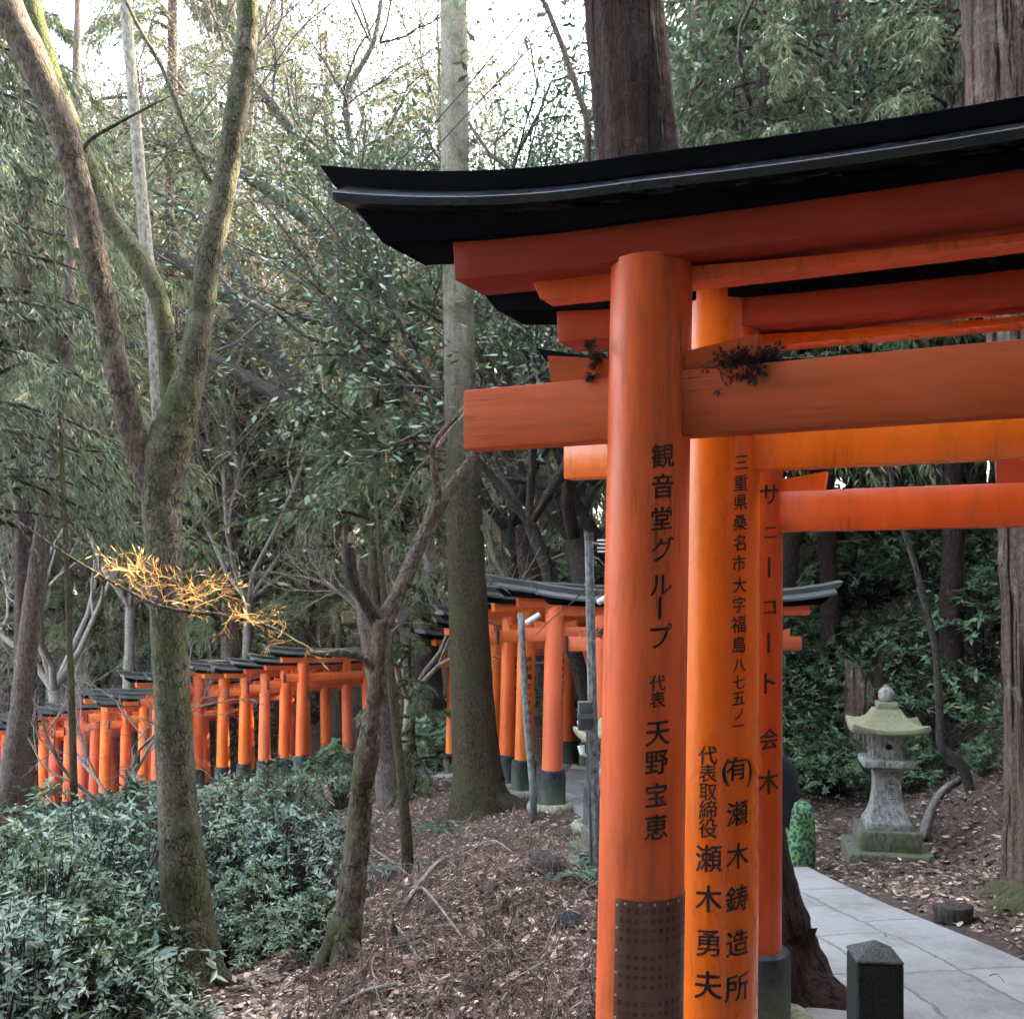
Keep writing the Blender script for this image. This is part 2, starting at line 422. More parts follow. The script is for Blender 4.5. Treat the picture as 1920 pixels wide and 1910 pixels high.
c = mixc(nt, ramp(nt, n1, [(.38, (0, 0, 0)), (.7, (.55, .55, .55))]), bt.outputs[0], (.22, .21, .198))
c = mixc(nt, ramp(nt, n2, [(.45, (0, 0, 0)), (.8, (.45, .45, .45))]), c, (.40, .395, .385))
# moss and soil in some joints and hairline cracks
vo = N(nt, 'ShaderNodeTexVoronoi', feature='DISTANCE_TO_EDGE', inp={'Scale': .9, 'Randomness': 1.0}); nt.links.new(vm.outputs[0], vo.inputs['Vector'])
ck = ramp(nt, vo.outputs['Distance'], [(.002, (.75, .75, .75)), (.007, (0, 0, 0))])
n6 = noise_tex(nt, .8, 3, .5); gate = ramp(nt, n6, [(.54, (0, 0, 0)), (.6, (1, 1, 1))])
mu = N(nt, 'ShaderNodeMath', operation='MULTIPLY'); nt.links.new(ck, mu.inputs[0]); nt.links.new(gate, mu.inputs[1])
c = mixc(nt, mu.outputs[0], c, (.06, .055, .05))
n5 = noise_tex(nt, 1.7, 6, .75)
c = mixc(nt, ramp(nt, n5, [(.48, (0, 0, 0)), (.68, (.7, .7, .7))]), c, (.12, .108, .096))
n8 = noise_tex(nt, 14, 6, .75)
c = mixc(nt, ramp(nt, n8, [(.58, (0, 0, 0)), (.70, (.5, .5, .5))]), c, (.10, .098, .092))
nt.links.new(c, b.inputs['Base Color']); b.inputs['Roughness'].default_value = .8
sub = N(nt, 'ShaderNodeMath', operation='MULTIPLY_ADD'); nt.links.new(n2, sub.inputs[0]); sub.inputs[1].default_value = .18
iv = N(nt, 'ShaderNodeMath', operation='SUBTRACT'); iv.inputs[0].default_value = 1; nt.links.new(bt.outputs['Fac'], iv.inputs[1]); nt.links.new(iv.outputs[0], sub.inputs[2])
bump(nt, b, sub.outputs[0], .6, .012); M['slab'] = m

def strip(name, offs, zo, mat, i0=0, i1=None, wob=0.0, skirt=.12):
    pts = PATH[i0:i1]; tt = PT[i0:i1]
    V = []; uvs = []; s = 0.0
    for k, (p, t) in enumerate(zip(pts, tt)):
        if k: s += np.linalg.norm(pts[k] - pts[k - 1])
        nrm = np.array([t[1], -t[0], 0])           # to the right
        for q, o in enumerate(offs):
            e = wob * math.sin(k * 1.9 + q * 3) * math.sin(k * .63 + q) if q in (1, len(offs) - 2) else 0
            zz = zo - (skirt if q in (0, len(offs) - 1) else 0)
            V.append(p + nrm * (o + e) + np.array([0, 0, zz])); uvs.append((s, o))
    w = len(offs); Fc = []
    for k in range(len(pts) - 1):
        for q in range(w - 1):
            a = k * w + q; Fc.append((a, a + 1, a + w + 1, a + w))
    o = mesh_obj(name, V, Fc, mat)
    ul = o.data.uv_layers.new(name='UVMap')
    for lp in o.data.loops: ul.data[lp.index].uv = uvs[lp.vertex_index]
    return tag(o, kind='structure')
h = PHALF
strip('stone_path', [-h - .01, -h, -.4, 0, .4, h, h + .01], .03, M['slab'])
# ---------------------------------------------------------------- gates
def glyphs(text, size, bold=.012):
    """flat outline mesh (verts, tris) of one string centred on the origin, in the x-z plane"""
    cu = bpy.data.curves.new('lettering', 'FONT'); cu.body = text; cu.size = 1.0; cu.offset = bold
    cu.align_x = 'CENTER'; cu.resolution_u = 3
    o = bpy.data.objects.new('lettering', cu); COL.objects.link(o)
    dg = bpy.context.evaluated_depsgraph_get(); me = bpy.data.meshes.new_from_object(o.evaluated_get(dg))
    bm = bmesh.new(); bm.from_mesh(me)
    xs = [v.co.x for v in bm.verts]; ys = [v.co.y for v in bm.verts]
    cx = (min(xs) + max(xs)) / 2; cy = .36
    for v in bm.verts:                                # brush-like: strokes rise to the right and waver
        x_, y_ = v.co.x - cx, v.co.y - cy; q_ = Vector((x_ * 5, y_ * 5, len(text) + ord(text[0]) % 97))
        x_ += .016 * noise.noise(q_); y_ += .016 * noise.noise(q_ + Vector((7, 3, 1))) + .085 * x_
        v.co = Vector((x_ * size * .97, 0, y_ * size))
    bpy.data.objects.remove(o); bpy.data.curves.remove(cu); bpy.data.meshes.remove(me)
    return bm

def cut_x(bm, step):
    xs = [v.co.x for v in bm.verts]; x = math.floor(min(xs) / step) * step
    while x < max(xs):
        bmesh.ops.bisect_plane(bm, geom=bm.verts[:] + bm.edges[:] + bm.faces[:], plane_co=(x, 0, 0), plane_no=(1, 0, 0)); x += step

def wrap_text(items, cx, cy, rad_at, axis_at, bold=.012, off=.0013, cut=True):
    """items: (char, phi, z, size); phi measured from -y (toward the lens) to +x. Returns verts, faces bent round the pillar"""
    V = []; Fc = []
    for (ch, phi, z, size, *ex), (sx, sz, so) in [(i_, q_) for i_ in items for q_ in (((-1, -.9, 0), (1, .9, 1), (.2, -.3, 2)) if bold else ((0, 0, 0),))]:
        bm = glyphs(ch, size, 0)
        for v in bm.verts: v.co.x += sx * bold * size; v.co.z += sz * bold * size
        if ex:                                        # stretched strokes, e.g. the long vowel bar set upright
            for v in bm.verts: v.co.x *= ex[0]; v.co.z *= ex[1]
        if cut: cut_x(bm, .008)
        b = len(V); bm.verts.ensure_lookup_table(); bm.verts.index_update()
        for v in bm.verts:
            zz = z + v.co.z; r = rad_at(zz) + so * .00025; a = phi + v.co.x / r; ax, ay = axis_at(zz)
            V.append(Vector((ax + (r + off) * math.sin(a), ay - (r + off) * math.cos(a), zz)))
        for f in bm.faces: Fc.append([b + v.index for v in f.verts])
        bm.free()
    return V, Fc

def rise(x, span):
    t = abs(x) - span / 2
    return .168 * (t / 1.12) ** 1.75 if t > 0 else -.04 * (1 - (abs(x) / (span / 2)) ** 2)

def beam(sec, L, span, rf=1.0, slant=0.0, n=40, thick_end=0.0, rk=1.0):
    """loft of the cross section sec [(y, z, k)] along x; k=1 follows the full rise and length, 0 the lower edge (shorter by slant)"""
    mb = MB(); rings = []
    for i in range(n + 1):
        u = -1 + 2 * i / n
        ring = []
        for y, z, k in sec:
            x = u * (L - slant * (1 - k)) if slant else u * L
            ring.append((x, y, z + rise(x, span) * rk * (rf + (1 - rf) * k)))
        rings.append(ring)
    return mb.loft(rings)

def make_gate(name, loc, rz, pal, d, label, group, detail=True, hide_right=False):
    """pal: material keys pillar, beam, tie ; d: sizes"""
    g = thing(name, loc, label, 'torii gate', group, rz)
    sp, r = d['span'], d['r']; zs = d['zs']; S = d.get('S', 1.0); seg = 72 if detail else 20
    lean = d.get('lean', .014); zb = -.35
    info = []
    for sgn in (-1, 1):
        x0 = sgn * sp / 2
        def axis(z, x0=x0, sgn=sgn): return (x0 - sgn * lean * (z - zs), 0.0)
        def rad(z): return r * (1.05 - .085 * z / zs)
        mb = MB(); n = seg; rings = []
        top = zs + d.get('ptop', .012)
        for z in np.linspace(d['nem'] - .02, top, 12):
            ax, ay = axis(z); rr = rad(z)
            rings.append([(ax + rr * math.sin(2 * math.pi * j / n), -rr * math.cos(2 * math.pi * j / n), z) for j in range(n)])
        pil = mb.loft(rings).build('pillar', M[pal[0]], g, auto=40)
        mb = MB(); rings = []
        nr = r * 1.05 + .034 * S
        prof = [(nr + .012, zb), (nr + .006, d['nem'] - .05), (nr, d['nem'] - .006), (nr - .010, d['nem']), (r * .9, d['nem'] + .012)]
        for rr, z in prof:
            ax, ay = axis(z)
            rings.append([(ax + rr * math.sin(2 * math.pi * j / seg), -rr * math.cos(2 * math.pi * j / seg), z) for j in range(seg)])
        mb.loft(rings).build('footing', M['nemaki'], g, auto=40)
        ax, ay = axis(0); mb = MB(); rings = []
        R1 = nr + .075
        pts = [(ax + R1 * math.sin(2 * math.pi * j / 24) * (1 + .03 * math.sin(j * 2.1)), -R1 * math.cos(2 * math.pi * j / 24), .02) for j in range(24)]
        b0 = len(mb.v); m2 = 8
        for j in range(24):
            cen = Vector((ax, 0, .02)); q = Vector(pts[j]); o = (q - cen).normalized()
            for k in range(m2):
                a = 2 * math.pi * k / m2; mb.v.append(q + o * .075 * math.cos(a) + Vector((0, 0, .07 * math.sin(a))))
        for j in range(24):
            for k in range(m2):
                mb.f.append([j * m2 + k, j * m2 + (k + 1) % m2, ((j + 1) % 24) * m2 + (k + 1) % m2, ((j + 1) % 24) * m2 + k])
        mb.build('base_ring', M['stonering'], g, smooth=True)
        info.append((pil, axis, rad))
    nn = 44 if detail else 16
    w = S
    # lintel under the roof beam
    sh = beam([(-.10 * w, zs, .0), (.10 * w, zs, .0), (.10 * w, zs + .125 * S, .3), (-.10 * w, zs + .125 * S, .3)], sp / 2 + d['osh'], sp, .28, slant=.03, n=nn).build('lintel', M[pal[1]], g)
    if detail: bevel(sh, .004)
    if detail:
        ub = beam([(.0, zs - .055, 0), (.10, zs - .055, 0), (.10, zs - .001, 1), (.0, zs - .001, 1)], sp / 2 + .40, sp, .28, slant=.035, n=nn).build('under_beam', M[pal[0]], g)
        bevel(ub, .003)
    zk = zs + .105 * S
    kb = beam([(-.13 * w, zk, 0), (.13 * w, zk, 0), (.13 * w, zk + .055 * S, 1), (-.13 * w, zk + .055 * S, 1)], sp / 2 + d['oka'] - .14, sp, .52, slant=.11, n=nn).build('roof_beam', M['black'], g)
    z2 = zk + .055 * S + .001
    rb = beam([(-.20 * w, z2, .75), (.20 * w, z2, .75), (.20 * w, z2 + .027 * S, 1), (.12 * w, z2 + .072 * S, 1), (-.12 * w, z2 + .072 * S, 1), (-.20 * w, z2 + .027 * S, 1)],
              sp / 2 + d['oka'] - .10, sp, .95, slant=.012, n=nn).build('roof_board', M['blackboard' if pal[3] == 'blackcap' else pal[3]], g)
    z3 = z2 + .074 * S
    cb = beam([(-.122 * w, z3, 0), (.122 * w, z3, 0), (.135 * w, z3 + .055 * S, 1), (0, z3 + .075 * S, 1), (-.135 * w, z3 + .055 * S, 1)], sp / 2 + d['oka'], sp, .94, slant=.055, n=nn).build('roof_cap', M[pal[3]], g)
    if detail:
        for q in (kb, rb, cb): bevel(q, .002, 1, 20, 12)
    # tie beam through the pillars
    zn, hn = d['zn'], d['hn']; tn = .045 * S
    L = sp / 2 + d['onu']
    tb = MB().box((0, 0, zn + hn / 2), (2 * L, 2 * tn, hn)).build('tie_beam', M[pal[2]], g)
    bevel(tb, .004 if detail else .006, 1)
    for sgn in (-1, 1):
        for io in (-1, 1):
            x0 = sgn * sp / 2 + io * (r * .9); x1 = x0 + io * d.get('wl', .20)
            z0 = zn + hn + .001; h0, h1 = .055 * S, .085 * S
            mb = MB(); vs = []
            for x, h in ((x0, h0), (x1, h1)):
                ex = io * .012 if h == h1 else 0
                vs += [(x, -.034 * S, z0), (x, .034 * S, z0), (x + ex, .034 * S, z0 + h), (x + ex, -.034 * S, z0 + h)]
            mb.loft([vs[:4], vs[4:]]).build('wedge', M[pal[2]], g)
        if not detail or d.get('caps'):
            MB().box((sgn * (L + .011), 0, zn + hn / 2 - .005), (.022, 2 * tn + .02, hn + .035)).build('end_cap', M['endcap'], g)
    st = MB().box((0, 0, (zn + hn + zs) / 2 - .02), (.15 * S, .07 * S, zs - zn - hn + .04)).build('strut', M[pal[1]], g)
    return g, info

BIG = dict(span=2.2, r=.125, zs=2.90, nem=.45, zn=2.39, hn=.188, osh=.645, oka=1.115, onu=.615, lean=.018)
def gate_at_left(left, right_dir, d, z, **kw):
    """place by the foot of the left pillar"""
    rd = Vector((right_dir[0], right_dir[1], 0)).normalized()
    c = Vector((left[0], left[1], z)) + rd * d['span'] / 2
    return dict(loc=c, rz=math.atan2(rd.y, rd.x))

BD = (.898, -.439)
dA = dict(BIG); pa = gate_at_left((.416, 3.05), BD, dA, -.42)
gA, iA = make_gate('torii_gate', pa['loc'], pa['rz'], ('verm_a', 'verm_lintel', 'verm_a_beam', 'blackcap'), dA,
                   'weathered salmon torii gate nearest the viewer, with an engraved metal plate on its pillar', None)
dB = dict(BIG, r=.148, lean=.008, nem=.34, ptop=.21); pb = gate_at_left((.775, 3.80), BD, dB, -.44)
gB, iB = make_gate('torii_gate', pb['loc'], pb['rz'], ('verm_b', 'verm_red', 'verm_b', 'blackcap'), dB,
                   'bright orange torii gate close behind the salmon one, two columns of writing on its pillar', None)
dC = dict(BIG, r=.113, lean=.006, nem=.40); pc = gate_at_left((1.185, 4.90), BD, dC, -.61)
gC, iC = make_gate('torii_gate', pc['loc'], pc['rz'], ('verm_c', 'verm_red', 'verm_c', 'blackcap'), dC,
                   'slender deep orange torii gate with black pillar foot, third from the viewer', None)

# ---- lettering on the three near gates: found where the sight line meets the pillar
def hit_pillar(g, info, px, py):
    inv = g.matrix_basis.inverted()
    o = inv @ Vector((0, 0, EYE)); t = inv @ P(px, py, 1.0); dr = t - o
    pil, axis, rad = info
    k = 3.0
    for it in range(8):
        z = o.z + dr.z * k; ax, ay = axis(z); r = rad(z)
        ox, oy = o.x - ax, o.y - ay
        a = dr.x ** 2 + dr.y ** 2; b_ = 2 * (ox * dr.x + oy * dr.y); c_ = ox * ox + oy * oy - r * r
        disc = max(b_ * b_ - 4 * a * c_, 0); k = (-b_ - math.sqrt(disc)) / (2 * a)
    q = o + dr * k; ax, ay = axis(q.z)
    return math.atan2(q.x - ax, -(q.y - ay)), q.z, k * dr.length

def letter_column(g, info, spec, bold=.014, mat='ink'):
    items = []
    for ch, px, py, sz, *ex in spec:
        phi, z, dist = hit_pillar(g, info, px, py)
        items.append((ch, phi, z, sz / F * dist * .98, *ex))
    V, Fc = wrap_text(items, 0, 0, info[2], info[1], bold)
    return mesh_obj('lettering', V, Fc, M[mat], info[0])

bpy.context.view_layer.update()
letter_column(gA, iA[0], [('観', 1243, 855, 49), ('音', 1243, 912, 49), ('堂', 1241, 973, 48), ('グ', 1243, 1030, 50), ('ル', 1240, 1096, 50), ('丨', 1237, 1141, 44, 1.3, 1.0),
    ('プ', 1240, 1194, 52), ('代', 1233, 1281, 33), ('表', 1233, 1312, 33), ('天', 1234, 1374, 53), ('野', 1232, 1429, 50), ('宝', 1231, 1491, 49), ('恵', 1231, 1551, 51)])
letter_column(gB, iB[0], [('三', 1391, 867, 33), ('重', 1389, 906, 33), ('県', 1389, 942, 32), ('桑', 1388, 980, 33), ('名', 1387, 1018, 33), ('市', 1386, 1057, 32), ('大', 1387, 1097, 32),
    ('字', 1386, 1134, 31), ('福', 1385, 1171, 34), ('島', 1386, 1209, 33), ('八', 1386, 1247, 28), ('七', 1386, 1279, 28), ('五', 1385, 1309, 30), ('ノ', 1386, 1338, 26), ('一', 1384, 1361, 29),
    ('(', 1361, 1441, 54), ('有', 1382, 1441, 46), (')', 1405, 1441, 54), ('瀬', 1384, 1525, 48), ('木', 1384, 1604, 50), ('鋳', 1383, 1685, 50), ('造', 1384, 1768, 50), ('所', 1383, 1851, 52)])
letter_column(gB, iB[0], [('代', 1327, 1416, 38), ('表', 1327, 1450, 36), ('取', 1327, 1484, 36), ('締', 1327, 1518, 37), ('役', 1327, 1553, 38), ('瀬', 1328, 1610, 53), ('木', 1328, 1685, 53), ('勇', 1327, 1768, 52), ('夫', 1327, 1847, 54)])
letter_column(gC, iC[0], [('サ', 1444, 927, 44), ('ニ', 1446, 998, 34), ('丨', 1442, 1064, 40, 1.3, 1.0), ('コ', 1444, 1138, 36), ('丨', 1441, 1206, 40, 1.3, 1.0), ('ト', 1444, 1280, 46), ('会', 1443, 1386, 42), ('木', 1441, 1466, 48)])

# ---- metal name plate wrapped round the near pillar
m, nt, b = new_mat('brown etched metal plate')
n1 = noise_tex(nt, 5, 6, .7); n2 = noise_tex(nt, 60, 3, .5, stretch=(1, 1, .05))
c = mixc(nt, n1, (.11, .055, .04), (.24, .14, .11)); nt.links.new(c, b.inputs['Base Color'])
b.inputs['Metallic'].default_value = .75; b.inputs['Roughness'].default_value = .42; bump(nt, b, n2, .05, .002); M['plate'] = m
pil, axis_, rad_ = iA[0]
p0, zt, _ = hit_pillar(gA, iA[0], 1155, 1682); p1 = p0 + 2.9
V = []; Fc = []; nphi = 60; zl = np.linspace(zt, .46, 14)
for z in zl:
    for k in range(nphi + 1):
        a = p0 + (p1 - p0) * k / nphi; ax, ay = axis_(z); rr = rad_(z) + .003
        V.append((ax + rr * math.sin(a), ay - rr * math.cos(a), z))
for i in range(len(zl) - 1):
    for k in range(nphi):
        q = i * (nphi + 1) + k; Fc.append((q, q + 1, q + nphi + 2, q + nphi + 1))
plate = mesh_obj('name_plate', V, Fc, M['plate'], gA, True)
sol = MB()
items = []
cols = '山小木川一子本中田大正三'; rws = '山木子三小川一夫中本'
for ci in range(14):
    a = p0 + (13 + ci * 14.5) / F * 2.95 / .125
    z = zt - .055 * .55
    k = 0
    while z > .55:
        if k % 4 == 0 and k: z -= .022
        ch = rws[(ci * 3 + k * 7) % len(rws)] if k % 4 else cols[(ci * 5 + k) % len(cols)]
        items.append((ch, a, z, .0165)); z -= .0275 if k % 4 else .029; k += 1
V, Fc = wrap_text(items, 0, 0, lambda z: rad_(z) + .003, axis_, .03, .0009)
mesh_obj('lettering', V, Fc, M['ink'], plate)
mb = MB()
for k in range(9):
    z = zt - .02 - k * .065; a = p0 + .05; ax, ay = axis_(z); rr = rad_(z) + .003
    mb.lathe([(.0, .003), (.0035, .002), (.0045, 0)], 8, (0, 0, 0)) if False else None
    c_ = Vector((ax + rr * math.sin(a), ay - rr * math.cos(a), z)); mb.box(c_, (.007, .004, .007), a)
for k in range(8):
    z = zt - .012; a = p0 + .25 + k * .33; ax, ay = axis_(z); rr = rad_(z) + .003
    mb.box(Vector((ax + rr * math.sin(a), ay - rr * math.cos(a), z)), (.007, .004, .007), a)
bevel(mb.build('screw', plain('brass screws', (.45, .33, .18), .35, 1), plate), .0015, 1)

# ---------------------------------------------------------------- the row of gates by the bend and the row in the valley
MID = dict(span=1.95, r=.124, zs=2.47, nem=.47, zn=2.06, hn=.165, osh=.50, oka=.86, onu=.40, lean=.02, S=1.0, wl=.14)
PALS = [('verm_far_b', 'verm_far_b', 'verm_far_b', 'roof_old'), ('verm_pink', 'verm_far_r', 'verm_pink', 'roof_old'), ('verm_far_c', 'verm_far_c', 'verm_far_c', 'roof_old'), ('verm_far_r', 'verm_far_r', 'verm_far_r', 'roof_old')]
protos = {}
def far_gate(loc, rz, pal, label, group, sc=1.0, d=MID):
    if pal not in protos:
        g, i = make_gate('torii_gate', loc, rz, PALS[pal], d, label, group, detail=False)
        protos[pal] = (g, i)
    else:
        src = protos[pal][0]; g = copy_tree(src); g.location = loc; g.rotation_euler = (0, 0, rz)
        i = protos[pal][1]; g['label'] = label; g['group'] = group
    g.scale = (sc, sc, sc)
    return g
mids = [  # left pillar photo x, depth, path heading, paint, label
    (1120, 11.3, (-.05, 1), 1, 'foremost torii gate of the row at the bend, its pillar behind the grey lamp pole'),
    (1041, 12.6, (-.20, 1), 1, 'pale salmon torii gate at the bend with the broad black foot on a stone ring'),
    (988, 13.9, (-.25, 1), 0, 'orange torii gate at the bend, its pillar behind the bent grey lamp post'),
    (957, 14.9, (-.30, 1), 2, 'red orange torii gate at the bend, second pillar right of the big cedar trunk'),
    (930, 15.9, (-.36, 1), 0, 'vivid orange torii gate at the bend, its pillar beside the cedar trunk'),
    (905, 16.9, (-.45, 1), 1, 'faded torii gate at the bend whose pillar edge touches the cedar trunk'),
    (884, 17.8, (-.55, 1), 2, 'red orange torii gate at the bend, its front pillar hidden by the cedar trunk'),
    (852, 19.0, (-.75, 1), 0, 'last orange torii gate of the bend, its pillar foot just left of the cedar')]
M_GATES = []
for px, Y, hd, pal, lab in mids:
    hd = Vector((hd[0], hd[1], 0)).normalized(); rd = Vector((hd.y, -hd.x, 0))
    l = P(px, HY, Y); z = hz(l.x + rd.x, l.y + rd.y)
    c = Vector((l.x, l.y, z)) + rd * MID['span'] / 2
    M_GATES.append(far_gate(c, math.atan2(rd.y, rd.x), pal, lab, 'torii gates at the bend of the path', .95 if px == 1120 else 1.0))
vall = []
# along the valley path
s = np.concatenate([[0], np.cumsum(np.linalg.norm(np.diff(PATH[:, :2], axis=0), axis=1))])
i0 = int(np.argmin(np.abs(PATH[:, 0] + 3.7) + np.abs(PATH[:, 1] - 22.9)))
pos = s[i0]; k = 0
words_pal = {0: 'vivid orange', 1: 'faded salmon', 2: 'red orange', 3: 'dull red'}
order = ['nearest', 'second', 'third', 'fourth', 'fifth', 'sixth', 'seventh', 'eighth', 'ninth', 'tenth', 'eleventh', 'twelfth', 'thirteenth', 'fourteenth', 'fifteenth', 'sixteenth', 'seventeenth', 'eighteenth', 'nineteenth', 'twentieth', 'twenty-first', 'twenty-second', 'twenty-third', 'twenty-fourth', 'twenty-fifth', 'twenty-sixth', 'twenty-seventh', 'twenty-eighth', 'twenty-ninth', 'thirtieth', 'thirty-first', 'thirty-second', 'thirty-third', 'thirty-fourth', 'thirty-fifth', 'thirty-sixth', 'thirty-seventh', 'thirty-eighth', 'thirty-ninth', 'fortieth', 'forty-first', 'forty-second']
pals = [2, 2, 1, 0, 0, 2, 1, 2, 0, 2, 0, 3, 1, 2, 3, 0, 3, 2, 3, 2, 3, 3, 0, 3, 1, 3, 1, 0, 3, 3, 2, 0, 3, 2, 3, 1, 0, 2, 3, 0, 1, 2]
for k in range(36):
    cx, cy, cz = [np.interp(pos, s, PATH[:, q]) for q in range(3)]
    tx, ty = [np.interp(pos, s, PT[:, q]) for q in range(2)]
    hd = Vector((tx, ty, 0)).normalized(); rd = Vector((hd.y, -hd.x, 0))
    # the gates stand askew to the path
    rd = (rd + Vector((1.05, .1, 0))).normalized()
    far_gate(Vector((cx, cy, cz)), math.atan2(rd.y, rd.x) + random.uniform(-.05, .05), pals[k],
             f'{words_pal[pals[k]]} torii gate, {order[k]} from the right in the long row across the valley', 'torii gates in the valley row', random.choice([.98, 1.02, 1.06, 1.10]))
    pos += .50 if k > 8 else .62

# writing that can be read on them
bpy.context.view_layer.update()
def far_letters(gi, px, py0, text, size, step, bold=.02):
    g = M_GATES[gi]; pal = mids[gi][3]; src, info = protos[pal]
    pil = min((c for c in g.children if c.name.startswith('pillar')), key=lambda c: sum(v.co.x for v in c.data.vertices))
    spec = []; y = py0
    for ch in text:
        if ch != ' ': spec.append((ch, px, y, size) if ch != '丨' else (ch, px, y, size, 1.4, 1))
        y += step
    letter_column(g, (pil, info[0][1], info[0][2]), spec, bold)
far_letters(2, 992, 1236, '㈱日興センチュリ丨', 13, 16.5)
far_letters(3, 968, 1236, '浜松市 ㈱坊屋製作所 油木', 11, 13.5)
far_letters(1, 1056, 1226, '三重県桑名市 代表取締役 木', 10, 13.5)
far_letters(4, 945, 1236, '代表取締役', 9, 12)
far_letters(0, 1127, 1185, '納', 26, 20)

# ---------------------------------------------------------------- stone lanterns
M['stone'] = bark_mat('weathered granite', (.16, .155, .14), (.33, .32, .29), moss=(.17, .18, .11), mossamt=.25, scale=7, zs=1, bumpd=.006, lichen=(.42, .42, .38))
M['stone_roof'] = bark_mat('mossy granite roof', (.17, .165, .12), (.30, .29, .21), moss=(.20, .20, .11), mossamt=.65, scale=8, zs=1, bumpd=.006)
M['stone_base'] = bark_mat('dark mossy granite base', (.085, .085, .065), (.17, .17, .13), moss=(.13, .15, .06), mossamt=.4, scale=6, zs=1, bumpd=.006)
M['dark'] = plain('black for hollow shade', (.006, .006, .006), .9)  # flat black that stands in for shade inside an opening

def sq(w, z, lift=0.0, n=6, rnd=0.0):
    """square ring, n points a side; lift raises the corners"""
    out = []
    cs = [(-1, -1), (1, -1), (1, 1), (-1, 1)]
    for k in range(4):
        a, b_ = cs[k], cs[(k + 1) % 4]
        for j in range(n):
            t = j / n; x = a[0] + (b_[0] - a[0]) * t; y = a[1] + (b_[1] - a[1]) * t
            e = abs(2 * t - 1) ** 2.2
            out.append((x * w, y * w, z + lift * e))
    return out

def stone_lantern(loc, rz, label):
    g = thing('stone_lantern', loc, label, 'stone lantern', 'stone lanterns beside the path', rz)
    def part(name, prof, mat, bv=.006):
        mb = MB().loft([sq(*p) for p in prof]); o = mb.build(name, M[mat], g); bevel(o, bv); return o
    part('lower_step', [(.40, -.15), (.40, .125), (.385, .14)], 'stone_base', .01)
    part('upper_step', [(.29, .135), (.29, .325), (.28, .335)], 'stone_base', .01)
    o = part('shaft', [(.215, .33), (.215, .40), (.20, .41), (.172, .47), (.148, .55), (.132, .65), (.125, .75), (.127, .84), (.140, .90), (.16, .925), (.19, .94)], 'stone', .004)
    part('platform', [(.19, .94), (.245, .955), (.245, 1.015), (.235, 1.022)], 'stone')
    fb = part('fire_box', [(.152, 1.02), (.160, 1.28)], 'stone')
    # fire box windows: black plates stand in for the shade inside
    for k, (dx, dy) in enumerate(((-1, 0), (1, 0))):
        mb = MB(); x = dx * .158
        mb.box((x, 0, 1.15), (.008, .16, .19)); mb.build('window_shade_plate', M['dark'], fb)
        f = MB()
        for yy in (-.09, 0, .09): f.box((x + dx * .006, yy, 1.15), (.014, .018 if yy else .012, .212))
        for zz in (1.05, 1.15, 1.25): f.box((x + dx * .005, 0, zz), (.012, .166, .018 if zz != 1.15 else .012))
        f.build('lattice', M['stone'], fb)
    mb = MB(); mb.lathe([(.0, .004), (.03, .003), (.036, 0), (.034, -.01)], 12)
    for v in mb.v: v.y, v.z = -v.z - .1585, v.y * .8 + 1.15
    mb.build('round_shade_disc', M['dark'], fb)  # black disc painted as the shade of a round hole
    part('roof', [(.17, 1.262), (.345, 1.275, .045), (.36, 1.30, .06), (.355, 1.335, .062), (.30, 1.352, .035), (.235, 1.385, .012), (.18, 1.43), (.142, 1.485), (.125, 1.515)], 'stone_roof', .003)
    part('neck', [(.098, 1.51), (.098, 1.575), (.092, 1.585)], 'stone_roof')
    mb = MB(); mb.lathe([(.045, 1.58), (.062, 1.592), (.078, 1.62), (.080, 1.66), (.070, 1.695), (.045, 1.722), (.02, 1.742), (.006, 1.76), (0.001, 1.765)], 24)
    mb.build('finial', M['stone'], g, smooth=True)
    # carved characters on the shaft
    V = []; Fc = []
    for x, txt in ((.03, '山木一'), (-.03, '')):
        for k, ch in enumerate(txt):
            bm = glyphs(ch, .07, .02); b0 = len(V); bm.verts.index_update()
            z = .80 - k * .085
            for v in bm.verts: V.append((x + v.co.x, -(.1265 + .0105 * max(0, (.72 - (z + v.co.z)) / .1)) - .002, z + v.co.z))
            Fc += [[b0 + v.index for v in f.verts] for f in bm.faces]; bm.free()
    mesh_obj('carving', V, Fc, plain('dark carved strokes', (.07, .07, .065), .9), o)
    return g
p = P(1662, HY, 10.0)
lan = stone_lantern((p.x, 10.0, hz(p.x, 10.0) - .02), R(-12), 'mossy stone lantern standing on the leaf strewn ground beside the paved path')
p = P(1154, HY, 9.6)
lan.scale = (.97, .97, .97); l2 = copy_tree(lan); l2.location = (p.x, 9.6, hz(p.x, 9.6) - .02); l2.rotation_euler = (0, 0, R(14))
l2.scale = (.88, .88, .88); l2['label'] = 'stone lantern mostly hidden behind the grey lamp pole and the salmon pillar'

# ---------------------------------------------------------------- bollard
M['bollard'] = bark_mat('dark granite', (.008, .009, .008), (.026, .028, .026), scale=30, zs=1, bumpd=.003, rough=.75)
M['bollard_top'] = bark_mat('granite top lightened as if lit', (.05, .055, .052), (.12, .125, .12), scale=30, zs=1, bumpd=.003, rough=.8)  # same granite as the post, painted lighter as if lit from above
p = P(1640, HY, 3.3); zt = P(0, 1792, 3.3).z
bo = thing('stone_bollard', (p.x, 3.3, hz(p.x, 3.3)), 'dark square stone bollard with a pointed top standing on the paved path', 'bollard', None, R(-5))
hh = zt - bo.location.z
o = MB().loft([sq(.074, -.1), sq(.073, hh)]).build('post', M['bollard'], bo); bevel(o, .010)
o = MB().loft([sq(.073, hh + .001), sq(.071, hh + .008), sq(.003, hh + .052)]).build('pointed_top', M['bollard_top'], bo); bevel(o, .003)

